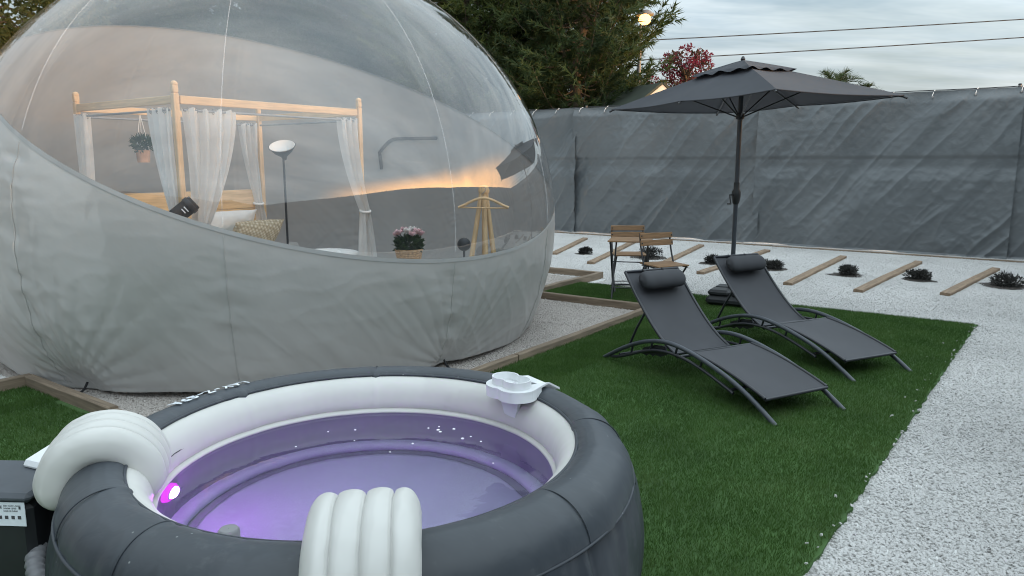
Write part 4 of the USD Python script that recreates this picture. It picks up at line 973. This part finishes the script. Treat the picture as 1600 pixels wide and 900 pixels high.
# local: x right, y away; the face with the label looks at the camera
obj('housing', cat([box((0, 0, 0.257), (0.46, 0.24, 0.514), 0, 0.02)]), M['plastic_black'], cb)
obj('lid', box((0, 0, 0.531), (0.475, 0.255, 0.03), 0, 0.012), M['plastic_grey'], cb)
obj('display', move(cat([box((0, 0, 0), (0.16, 0.11, 0.03), 0, 0.012)]), (0.17, 0.09, 0.565), R=rot_xyz(math.radians(14), 0, math.radians(-20))), M['plastic_white'], cb)
lbz = 0.482
lb = obj('rating_label', box((0.175, -0.1213, lbz), (0.088, 0.002, 0.074)), M['print_white'], cb)
def on_face(txt, h, x, z, bold=False):
    t = meshkit.text_mesh(txt, h, 0.0006, bold); v = np.array(t.vertices)
    return np.c_[v[:, 0] + x + 0.17, -0.1223 - v[:, 2], v[:, 1] + z], np.array(t.faces)
pr_ = [on_face('CE', 0.008, -0.034, lbz + 0.018, True), on_face('220-240V~ 50Hz', 0.0045, -0.016, lbz + 0.024), on_face('2060W  IPX5', 0.0045, -0.016, lbz + 0.016), on_face('MADE IN CHINA', 0.004, -0.016, lbz + 0.008)]
for k in range(4):
    x = 0.142 + 0.0195 * k
    pr_.append((lambda q: (q[0], q[1]))(box((x, -0.1226, lbz - 0.010), (0.010, 0.0006, 0.010))))
pr_.append(box((0.204, -0.1226, lbz + 0.020), (0.006, 0.0006, 0.008)))
obj('print', cat(pr_), M['print_black'], cb)
# hoses between box and tub
for k, (z, l) in enumerate(((0.24, 'upper grey hose joining the control box and tub'), (0.12, 'lower grey hose joining the control box and tub'))):
    hs = spline([(-1.44, 2.10, z + 0.10), (-1.415, 2.03, z + 0.10), (-1.36, 1.97, z + 0.05), (-1.28, 2.02, z + 0.0)], 50)
    rr = 0.026 + 0.003 * np.sin(np.arange(50) * 1.6)
    o = obj('hose', tube(hs, rr, 12), M['plastic_mid'], None, True); meta(o, l, 'hose')

# ------------------------------------------------------------------ sun loungers
def make_lounger():
    t = thing('sun_lounger', 'dark grey sling sun lounger nearest the hot tub, backrest raised', 'sun lounger', (1.507, 4.030, LZ - 0.006), 118.05, 'pair of dark sling loungers on the lawn')
    W = 0.58
    rail = spline([(-0.0, 0, 0.0), (0.135, 0, 0.076), (0.32, 0, 0.160), (0.544, 0, 0.226), (0.756, 0, 0.268), (0.948, 0, 0.282), (1.15, 0, 0.252), (1.446, 0, 0.140), (1.70, 0, 0.005)], 60)
    lowr = spline([(0.34, 0, 0.10), (0.56, 0, 0.165), (0.756, 0, 0.205), (0.948, 0, 0.215), (1.15, 0, 0.185), (1.40, 0, 0.095), (1.60, 0, 0.038)], 40)
    for y in (0, -W):
        obj('arched_rail', tube(rail + [0, y, 0], 0.0155, 10), M['steel_grey'], t, 60)
        obj('lower_rail', tube(lowr + [0, y, 0], 0.011, 8), M['steel_dark'], t, 60)
        for x in (0.62, 0.86, 1.12, 1.34):
            zt, zl = np.interp(x, rail[:, 0], rail[:, 2]), np.interp(x + 0.01, lowr[:, 0], lowr[:, 2])
            obj('spacer', tube([(x, y, zt), (x + 0.02, y, zl)], 0.008, 6), M['steel_dark'], t, 60)
        # toothed rack plate for the backrest
        s = -1 if y == 0 else 1
        rk = Polygon([(0.98, 0.19), (1.0, 0.245), (1.10, 0.235), (1.24, 0.185), (1.26, 0.14), (1.20, 0.135), (1.17, 0.155), (1.13, 0.145), (1.10, 0.165), (1.05, 0.16)])
        v, f = extr(rk, 0.008); v = v[:, [0, 2, 1]]; v[:, 1] += y + s * 0.022
        obj('rack_plate', (v, f), M['steel_dark'], t)
    for (x, z) in ((0.36, 0.118), (0.86, 0.205), (1.50, 0.075)):
        obj('cross_bar', tube([(x, 0, z), (x, -W, z)], 0.011, 8), M['steel_dark'], t, 60)
    y0, y1 = -0.035, -W + 0.035
    seat_c = spline([(0.115, 0, 0.126), (0.25, 0, 0.168), (0.42, 0, 0.212), (0.60, 0, 0.246), (0.74, 0, 0.262)], 30)
    def slingmesh(c, ya, yb, sag=0.02, th=0.008):
        n = len(c); w = np.linspace(0, 1, 15)
        tn = np.gradient(c, axis=0); tn /= np.linalg.norm(tn, axis=1, keepdims=True)
        nn = np.stack([-tn[:, 2], tn[:, 1], tn[:, 0]], 1); nn *= np.sign(nn[:, 2:3])
        P = c[:, None] + nn[:, None] * (-sag * np.sin(w * PI))[None, :, None] * np.sin(np.linspace(0.15, 1, n) * PI * 0.95)[:, None, None]
        P[..., 1] = ya + (yb - ya) * w[None]
        Q = P - nn[:, None] * th
        a1, b1 = grid(P), grid(Q, flip=True)
        rim = np.concatenate([np.r_[P[0], P[1:, -1], P[-1][::-1][1:], P[1:-1, 0][::-1]][None], np.r_[Q[0], Q[1:, -1], Q[-1][::-1][1:], Q[1:-1, 0][::-1]][None]])
        c1 = grid(np.swapaxes(rim, 0, 1), True)
        return cat([a1, b1, c1])
    obj('seat_sling', slingmesh(seat_c, y0, y1), M['sling'], t, 50)
    for y in (-0.028, -W + 0.028):
        obj('seat_frame', tube(seat_c + [0, y, 0.0], 0.010, 8), M['steel_dark'], t, 60)
    for x, z in ((0.112, 0.120), (0.745, 0.256)):
        obj('seat_bar', tube([(x, -0.028, z), (x, -W + 0.028, z)], 0.010, 8), M['steel_dark'], t, 60)
    back_c = spline([(0.93, 0, 0.205), (1.05, 0, 0.262), (1.20, 0, 0.372), (1.36, 0, 0.522), (1.515, 0, 0.690)], 34)
    obj('back_sling', slingmesh(back_c[::-1], y0 - 0.012, y1 + 0.012, 0.015), M['sling'], t, 50)
    for y in (-0.045, -W + 0.045):
        obj('back_frame', tube(back_c + [0, y, 0], 0.011, 8), M['steel_dark'], t, 60)
        obj('back_strut', tube([(1.27, y, 0.43), (1.36, y, 0.30), (1.44, y - 0.0, 0.155)], 0.009, 8), M['steel_dark'], t, 60)
    for c in (back_c[0], back_c[-1]):
        obj('back_bar', tube([(c[0], -0.045, c[2]), (c[0], -W + 0.045, c[2])], 0.011, 8), M['steel_dark'], t, 60)
    # head bolster lying on the backrest
    n = 40; yy = np.linspace(-1, 1, n); k = np.linspace(0, 2 * PI, 33)[:-1]
    rad = 0.066 * (1 - np.abs(yy) ** 9) ** 0.45; rad[0] = rad[-1] = 0.004
    d = np.array([0.155, 0, 0.168]); d /= np.linalg.norm(d); nb = np.array([-d[2], 0, d[0]])
    c0 = np.array([1.43, -W / 2, 0.60]) + nb * 0.058
    P = c0 + yy[:, None, None] * np.array([0, 0.195, 0]) + rad[:, None, None] * (np.cos(k)[None, :, None] * d * 1.12 + np.sin(k)[None, :, None] * nb * 0.82)
    P += 0.006 * (meshkit.fbm(P * 11, 2)[..., None] - 0.5)
    hb_ = obj('head_bolster', grid(np.swapaxes(P, 0, 1), True, True), M['bolster'], t, True)
    for y in (-0.2, -0.38):
        obj('strap', tube([c0 + np.array([0, y + W / 2, 0]) + nb * 0.0 + d * 0.06, np.array([1.515, y, 0.70])], 0.006, 4), M['bolster'], t)
    return t
L1 = make_lounger()
dup(L1, (2.346, 4.882, LZ - 0.006), 116.0, 'dark grey sling sun lounger farther right under the parasol, backrest raised')

# ------------------------------------------------------------------ parasol
ux, uy = 2.333, 7.747
um = thing('parasol', 'dark grey rectangular parasol with vented top and crank pole', 'parasol', (ux, uy, 0), math.degrees(-1.165))
zt, ze, ha, hb2 = 2.50, 2.10, 1.30, 0.74
obj('pole', tube([(0, 0, 0.10), (0, 0, 2.49)], 0.0235, 16), M['steel_grey'], um, 60)
cz = 1.17
obj('crank_housing', lathe([(0.024, cz - 0.10), (0.034, cz - 0.085), (0.046, cz - 0.02), (0.046, cz + 0.03), (0.030, cz + 0.06), (0.030, cz + 0.12), (0.024, cz + 0.13)], 24), M['plastic_black'], um, 40)
obj('crank_handle', cat([tube([(0, -0.04, cz), (0, -0.085, cz)], 0.008, 8), tube([(0, -0.085, cz), (0.03, -0.09, cz - 0.09)], 0.007, 8), tube([(0.03, -0.09, cz - 0.09), (0.03, -0.13, cz - 0.09)], 0.009, 8)]), M['plastic_black'], um, 40)
def canopy_mesh(ha, hb, zt, ze, r0, sag, n=26, off=0.0):
    """Pyramid cloth over a rectangle, slightly hollow between the ribs; r0 = fraction left open at the top."""
    per = []
    m = 24
    cor = [(-ha, -hb), (ha, -hb), (ha, hb), (-ha, hb)]
    for k in range(4):
        a, b = np.array(cor[k]), np.array(cor[(k + 1) % 4])
        segs = 2 if k in (0, 2) else 1
        for i in range(m):
            t = i / m
            bul = np.sin(((t * segs) % 1) * PI)
            inward = np.array([-(a + b)[0], -(a + b)[1]]); inward = inward / (np.linalg.norm(inward) + 1e-9)
            per.append((*(a + (b - a) * t + inward * 0.022 * bul), bul))
    per = np.array(per)
    rr = np.linspace(r0, 1, n)
    P = np.zeros((len(per), n, 3))
    P[..., 0] = per[:, 0:1] * rr; P[..., 1] = per[:, 1:2] * rr
    P[..., 2] = zt + (ze - zt) * (rr[None] ** 1.06) - sag * per[:, 2:3] * np.sin(rr * PI * 0.75)[None] + off
    return P
Pc = canopy_mesh(ha, hb2, zt, ze, 0.10, 0.022)
obj('canopy', grid(Pc, True), M['canopy'], um, 35)
Pv = canopy_mesh(ha * 0.34, hb2 * 0.40, zt + 0.022, zt - 0.098, 0.02, 0.006, 10)
Pv[:, -1, 2] -= 0.012 * np.sin(np.arange(len(Pv)) * 0.9) + 0.01
obj('vent_cap', grid(Pv, True), M['canopy'], um, 35)
obj('hem', tube(np.vstack([Pc[:, -1], Pc[:1, -1]]) - [0, 0, 0.006], 0.006, 5, False), M['canopy'], um, True)
obj('finial', lathe([(0.02, zt + 0.02), (0.024, zt + 0.03), (0.012, zt + 0.055), (0.001, zt + 0.06)], 16), M['steel_dark'], um, 40)
obj('hub', lathe([(0.024, zt - 0.08), (0.045, zt - 0.07), (0.045, zt - 0.03), (0.024, zt - 0.02)], 16), M['plastic_black'], um, 40)
obj('runner', lathe([(0.024, 1.93), (0.042, 1.94), (0.042, 1.99), (0.024, 2.0)], 16), M['plastic_black'], um, 40)
for (x, y) in ((-ha, -hb2), (ha, -hb2), (ha, hb2), (-ha, hb2), (0, -hb2), (0, hb2)):
    e = np.array([x, y, ze - 0.018]); c0 = np.array([x * 0.03, y * 0.03, zt - 0.045])
    rb = obj('rib', tube([c0, c0 + (e - c0) * 0.5 + [0, 0, -0.004], e], 0.0085, 6), M['steel_dark'], um, 60)
    tipd = np.array([x, y, 0]) / math.hypot(x, y)
    obj('rib_tip', tube([e, e + tipd * 0.03 + [0, 0, -0.012]], 0.011, 6), M['plastic_black'], um, 60)
    mid = c0 + (e - c0) * 0.52
    obj('strut', tube([(x * 0.03, y * 0.03, 1.965), mid + [0, 0, -0.008]], 0.0075, 6), M['steel_dark'], um, 60)
obj('base_foot', box((0.03, 0.02, LZ + 0.055), (0.50, 0.50, 0.11), 0.65, 0.04), M['plastic_black'], um)
for sx in (-1, 1):
    for sy in (-1, 1):
        qx, qy = sx * 0.12, sy * 0.12
        obj('base_weight', box((0.03 + qx * math.cos(0.65) - qy * math.sin(0.65), 0.02 + qx * math.sin(0.65) + qy * math.cos(0.65), LZ + 0.135), (0.222, 0.222, 0.07), 0.65, 0.025), M['plastic_black'], um)
obj('base_sleeve', lathe([(0.026, 0.12), (0.04, 0.12), (0.036, 0.36), (0.026, 0.37)], 20), M['steel_dark'], um, 40)

# ------------------------------------------------------------------ folding bistro table and chairs
def make_chair():
    t = thing('folding_chair', 'wooden slat folding chair with black frame left, behind the small table', 'chair', (1.375, 8.62, LZ), 0, 'pair of folding wooden chairs')
    W = 0.37
    s = 0.95
    for x in (-W / 2, W / 2):
        obj('leg', tube(spline([(x, 0.20 * s, 0.78 * s), (x, 0.17 * s, 0.62 * s), (x, 0.10 * s, 0.44 * s), (x, -0.20 * s, 0.0)], 24), 0.0095, 8), M['steel_dark'], t, 60)
        xi = x * 0.92
        obj('leg', tube([(xi, 0.21 * s, 0.0), (xi, -0.02, 0.25), (xi, -0.17 * s, 0.43 * s)], 0.0095, 8), M['steel_dark'], t, 60)
        obj('foot_cap', ellipsoid((x, -0.20 * s, 0.005), (0.013, 0.013, 0.01), 1), M['plastic_black'], t, True)
        obj('seat_rail', tube([(x * 0.95, -0.18 * s, 0.428 * s), (x * 0.95, 0.15 * s, 0.428 * s)], 0.008, 6), M['steel_dark'], t, 60)
    obj('rung', tube([(-W / 2, -0.14, 0.075), (W / 2, -0.14, 0.075)], 0.006, 6), M['steel_dark'], t, 60)
    obj('rung', tube([(-W / 2 * .92, 0.15, 0.075), (W / 2 * .92, 0.15, 0.075)], 0.006, 6), M['steel_dark'], t, 60)
    for k in range(6):
        obj('seat_slat', box((0, (-0.165 + 0.064 * k) * s, 0.447 * s), (W + 0.01, 0.052, 0.014), 0, 0.003), M['acacia'], t)
    for z, y in ((0.672, 0.172), (0.752, 0.188)):
        b = box((0, 0, 0), (W + 0.03, 0.016, 0.060), 0, 0.004)
        obj('back_slat', move(b, (0, y * s - 0.016, z * s), R=rot_xyz(math.radians(-10), 0, 0)), M['acacia'], t)
        for x in (-W / 2, W / 2):
            obj('bolt', ellipsoid((x, y * s - 0.027, z * s), (0.008, 0.005, 0.008), 1), M['steel_dark'], t, True)
    return t
c1 = make_chair()
dup(c1, (1.60, 7.72, LZ), 22, 'wooden slat folding chair nearer, just behind the front lounger headrest')
bt = thing('folding_table', 'small square wooden slat table on black crossed legs by chairs', 'table', (1.31, 8.13, LZ), -14)
s = 0.46; hz_ = 0.64
for k in range(7):
    obj('top_slat', box((0, -s / 2 + (k + 0.5) * s / 7, hz_), (s, s / 7 - 0.006, 0.016), 0, 0.003), M['acacia'], bt)
for x in (-s / 2 + 0.03, s / 2 - 0.03):
    obj('top_rail', box((x, 0, hz_ - 0.018), (0.02, s - 0.02, 0.02)), M['steel_dark'], bt)
    obj('leg', tube([(x, -s / 2 + 0.03, hz_ - 0.02), (x, s / 2 - 0.03, 0.0)], 0.0095, 8), M['steel_dark'], bt, 60)
    xi = x * 0.88
    obj('leg', tube([(xi, s / 2 - 0.03, hz_ - 0.02), (xi, -s / 2 + 0.03, 0.0)], 0.0095, 8), M['steel_dark'], bt, 60)
for z, y in ((0.12, s / 2 - 0.11), (0.12, -s / 2 + 0.11), (0.40, -0.06)):
    obj('rung', tube([(-s / 2 + 0.03, y, z), (s / 2 - 0.03, y, z)], 0.0065, 6), M['steel_dark'], bt, 60)

# ------------------------------------------------------------------ trees beyond the fence
def conifer(label, x, y, H, rad, z0, seed, m, nb=170, dens=1.0, lean=0.0, group='conifers beyond the back fence'):
    t = thing('conifer_tree', label, 'tree', (x, y, 0), 0, group)
    r = np.random.default_rng(seed)
    tr = np.c_[np.linspace(0, lean, 8) + r.normal(0, 0.05, 8), r.normal(0, 0.05, 8), np.linspace(-0.1, H * 0.93, 8)]
    obj('trunk', tube(tr, np.linspace(0.22, 0.03, 8), 10), M['bark'], t, True)
    br, need = [], []
    for k in range(nb):
        h = z0 + (H - z0) * (k + r.uniform()) / nb
        f = (h - z0) / (H - z0)
        L = rad * (1 - f ** 1.6) ** 0.8 * r.uniform(0.65, 1.12) * (0.75 + 0.25 * min(1, f * 6)) + 0.25
        az = k * 2.39996 + r.normal(0, 0.25)
        up = r.uniform(0.05, 0.55)
        b0 = np.array([np.interp(h, tr[:, 2], tr[:, 0]), np.interp(h, tr[:, 2], tr[:, 1]), h])
        s_ = np.linspace(0, 1, 8)[:, None]
        d = np.array([math.cos(az), math.sin(az), 0])
        path = b0 + d * L * s_ + np.array([0, 0, 1]) * (up * L * s_ ** 1.6 - 0.18 * L * np.sin(s_ * PI))
        br.append(tube(path, np.linspace(0.028, 0.006, 8), 4, False))
        ntw = max(4, int(L * 7.5 * dens))
        for q in range(ntw):
            w = r.uniform(0.22, 1.0) ** 0.8; i0 = min(6, int(w * 7)); p = path[i0] + (path[i0 + 1] - path[i0]) * (w * 7 - i0)
            sd = d * r.uniform(0.2, 1.0) + np.array([-d[1], d[0], 0]) * r.choice([-1, 1]) * r.uniform(0.3, 1.1) + np.array([0, 0, r.uniform(-0.15, 0.75)])
            sd /= np.linalg.norm(sd); tl = r.uniform(0.28, 0.75)
            nn = int(26 + 20 * tl)
            u_ = r.uniform(0.05, 1, nn)[:, None]
            b = p + sd * tl * u_ + np.array([0, 0, 0.10]) * (u_ ** 2) * tl
            o = sd * r.uniform(0.5, 1.1, (nn, 1)) + r.normal(0, 0.55, (nn, 3)); o /= np.linalg.norm(o, axis=1, keepdims=True)
            side = np.cross(o, r.normal(size=(nn, 3))); side /= np.linalg.norm(side, axis=1, keepdims=True)
            ln = r.uniform(0.11, 0.24, (nn, 1))
            need.append(np.stack([b - side * 0.018, b + side * 0.018, b + o * ln], 1))
    obj('limbs', cat(br), M['bark'], t, True)
    P = np.concatenate(need).reshape(-1, 3)
    obj('crown', (P, np.arange(len(P)).reshape(-1, 3)), m, t)
    return t
conifer('tall olive green conifer rising behind the bubble\'s right shoulder', -1.3, 21.8, 12.5, 3.0, 1.4, 1, M['needle'], 280, 1.1)
conifer('dark feathery conifer with sky gaps left of the parasol', 1.60, 19.4, 10.0, 2.05, 1.2, 2, M['needle2'], 220, 1.0, 0.3)
conifer('conifer seen through the top of the clear dome', -6.2, 25.3, 14.0, 3.4, 1.6, 3, M['needle2'], 300, 1.35)
conifer('conifer behind the middle of the dome top, left of the olive one', -10.0, 27.6, 14.0, 3.6, 1.6, 4, M['needle2'], 300, 1.35)
conifer('lower dark conifer filling the gap above the fence, left of the crimson bush', 1.3, 22.4, 7.6, 2.6, 1.0, 9, M['needle2'], 220, 1.1)
conifer('conifer between the olive one and the dome top trees', -3.8, 25.4, 13.0, 3.2, 1.4, 12, M['needle2'], 280, 1.2)
conifer('far conifer behind the left part of the dome top', -15.5, 31.0, 15.0, 4.0, 1.5, 10, M['needle2'], 300, 1.35)
def broadleaf(name, label, x, y, H, rad, zc, seed, m, n=90, leaf=0.10, per=150, cat_='tree', m2=None, frac2=0.0, sz=(1, 1, 1)):
    t = thing(name, label, cat_, (x, y, 0))
    r = np.random.default_rng(seed)
    obj('trunk', tube(np.c_[r.normal(0, 0.04, 6), r.normal(0, 0.04, 6), np.linspace(-0.1, zc, 6)], np.linspace(0.14, 0.06, 6), 8), M['bark'], t, True)
    br, A, B = [], [], []
    for k in range(n):
        d = r.normal(size=3); d /= np.linalg.norm(d); c = np.array([0, 0, zc]) + d * rad * np.array(sz) * r.uniform(0.35, 1.0) ** 0.6
        if k % 3 == 0: br.append(tube(np.array([(0, 0, zc - 0.4 * rad), (np.array([0, 0, zc]) + c) / 2 + r.normal(0, 0.1, 3), c]), [0.04, 0.02, 0.006], 4, False))
        cr = rad * r.uniform(0.12, 0.30)
        lf = leaf_ball(c, cr, per, leaf, leaf * 0.55, seed * 1000 + k, 0.2, 0.8)
        (B if r.uniform() < frac2 else A).append(lf)
    obj('limbs', cat(br), M['bark'], t, True)
    obj('crown', cat(A), m, t)
    if B: obj('blossom', cat(B), m2, t)
    return t
broadleaf('leafy_tree', 'leafy tree with yellowing leaves at the top left corner', -10.1, 13.6, 6, 2.4, 4.4, 5, M['leafb'], 150, 0.11, 170)
broadleaf('leafy_tree', 'green leafy tree farther left behind the dome', -12.6, 15.0, 6, 2.3, 4.2, 6, M['leafb'], 90, 0.11, 130)
broadleaf('flowering_tree', 'crimson flowering bush between the conifer and parasol top', 4.56, 20.0, 4.6, 0.66, 3.92, 7, M['bractleaf'], 64, 0.085, 36, 'tree', M['bract'], 0.6, (1.0, 1.0, 0.95))
broadleaf('flowering_tree', 'small crimson patch of flowers above the fence left of the parasol', 3.75, 19.6, 3.9, 0.62, 3.15, 8, M['bractleaf'], 40, 0.07, 34, 'tree', M['bract'], 0.5, (1.3, 1.0, 0.7))

def palm(label, x, y, H, L, seed, nf=26):
    t = thing('palm_tree', label, 'palm', (x, y, 0), 0, 'palms beyond the back fence')
    r = np.random.default_rng(seed)
    obj('trunk', tube(np.c_[np.zeros(6), np.zeros(6), np.linspace(-0.1, H, 6)], np.linspace(0.2, 0.16, 6), 10), M['bark'], t, True)
    for k in range(nf):
        az = k * 2.4; el = r.uniform(0.1, 1.25)
        d = np.array([math.cos(az) * math.cos(el), math.sin(az) * math.cos(el), math.sin(el)])
        s_ = np.linspace(0, 1, 16)[:, None]
        path = np.array([0, 0, H]) + d * L * s_ - np.array([0, 0, 1]) * (0.55 * L * s_ ** 2.2)
        tn = np.gradient(path, axis=0); tn /= np.linalg.norm(tn, axis=1, keepdims=True)
        sd = np.cross(tn, [0, 0, 1.0]); sd /= np.linalg.norm(sd, axis=1, keepdims=True)
        tri = []
        for w in np.linspace(0.12, 0.99, 30):
            i0 = min(14, int(w * 15)); q = w * 15 - i0
            p = path[i0] * (1 - q) + path[i0 + 1] * q
            for sg in (-1, 1):
                o = sd[i0] * sg * 0.8 + tn[i0] * 0.6 + np.array([0, 0, r.uniform(-0.1, 0.35)]); o /= np.linalg.norm(o)
                ll = L * 0.30 * math.sin(min(1, w * 1.15) * PI * 0.92 + 0.15)
                tri.append(np.stack([p - tn[i0] * 0.022, p + tn[i0] * 0.022, p + o * ll]))
        P = np.concatenate(tri)
        v, f = cat([tube(path, np.linspace(0.02, 0.004, 16), 4, False), (P, np.arange(len(P)).reshape(-1, 3))])
        obj('frond', (v, f), M['palm'], t)
palm('left palm crown peeping over the fence right of the parasol', 12.7, 30.0, 4.3, 1.7, 1)
palm('lower right palm crown peeping over the fence', 13.9, 30.4, 3.95, 1.4, 2)

# gabled shed behind the fence
sh = thing('shed', 'white gabled shed with dark green roof behind the fence', 'shed', (3.36, 17.0, 0), 24)
w2, ea, ri, dp = 0.85, 2.60, 3.22, 2.0
ga = Polygon([(-w2, 0), (w2, 0), (w2, ea), (0, ri), (-w2, ea)])
v, f = extr(ga, dp); v = np.c_[v[:, 0], v[:, 2], v[:, 1]]; f = f[:, ::-1]
obj('wall', (v, f), M['wall_white'], sh)
for sg in (-1, 1):
    sl = math.atan2(ri - ea, w2); Lr = math.hypot(ri - ea, w2) + 0.18
    b = box((Lr / 2 - 0.0, dp / 2, 0.03), (Lr, dp + 0.04, 0.05))
    vv = b[0].copy(); x, z = vv[:, 0] * math.cos(sl) + vv[:, 2] * math.sin(sl), -vv[:, 0] * math.sin(sl) + vv[:, 2] * math.cos(sl)
    vv = np.c_[sg * x, vv[:, 1], ri + z]
    obj('roof', (vv, b[1] if sg > 0 else b[1][:, ::-1]), M['roof_green'], sh)

# street lamp behind the trees, power lines
sl_ = thing('street_lamp', 'lit orange street lamp glowing through the conifer twigs', 'street lamp', (3.22, 19.4, 0))
obj('pole', tube([(0, 0, -0.1), (0, 0, 4.6)], [0.07, 0.045], 10), M['galv'], sl_, 60)
obj('arm', tube(spline([(0, 0, 4.55), (0.0, -0.2, 4.98), (0, -0.5, 5.06)], 12), 0.03, 8), M['galv'], sl_, 60)
obj('hood', lathe([(0.001, 5.14), (0.12, 5.12), (0.22, 5.04), (0.21, 5.01)], 20, c=(0, -0.65, 0)), M['galv'], sl_, 40)
obj('globe', ellipsoid((0, -0.65, 4.92), (0.15, 0.15, 0.13), 2), M['streetglow'], sl_, True)
for k, (za, zb_, ya, lab) in enumerate(((5.10, 6.92, 30.0, 'upper thin black power line crossing the sky'), (4.40, 6.40, 30.0, 'lower thin black power line crossing the sky'))):
    sl0 = (6.98 - 6.22) / (19.85 - 5.73) if k == 0 else (6.34 - 5.62) / (19.93 - 7.5)
    z5 = 6.22 if k == 0 else 5.62; x5 = 5.73 if k == 0 else 7.5
    xs = np.linspace(-14, 46, 60)
    zs = z5 + sl0 * (xs - x5) + 0.00045 * (xs - x5) * (xs - 20)
    o = obj('power_line', tube(np.c_[xs, np.full(60, ya + 0.3 * k), zs], 0.022, 5), M['wire'], None, True); meta(o, lab, 'power line', 'power lines over the trees')
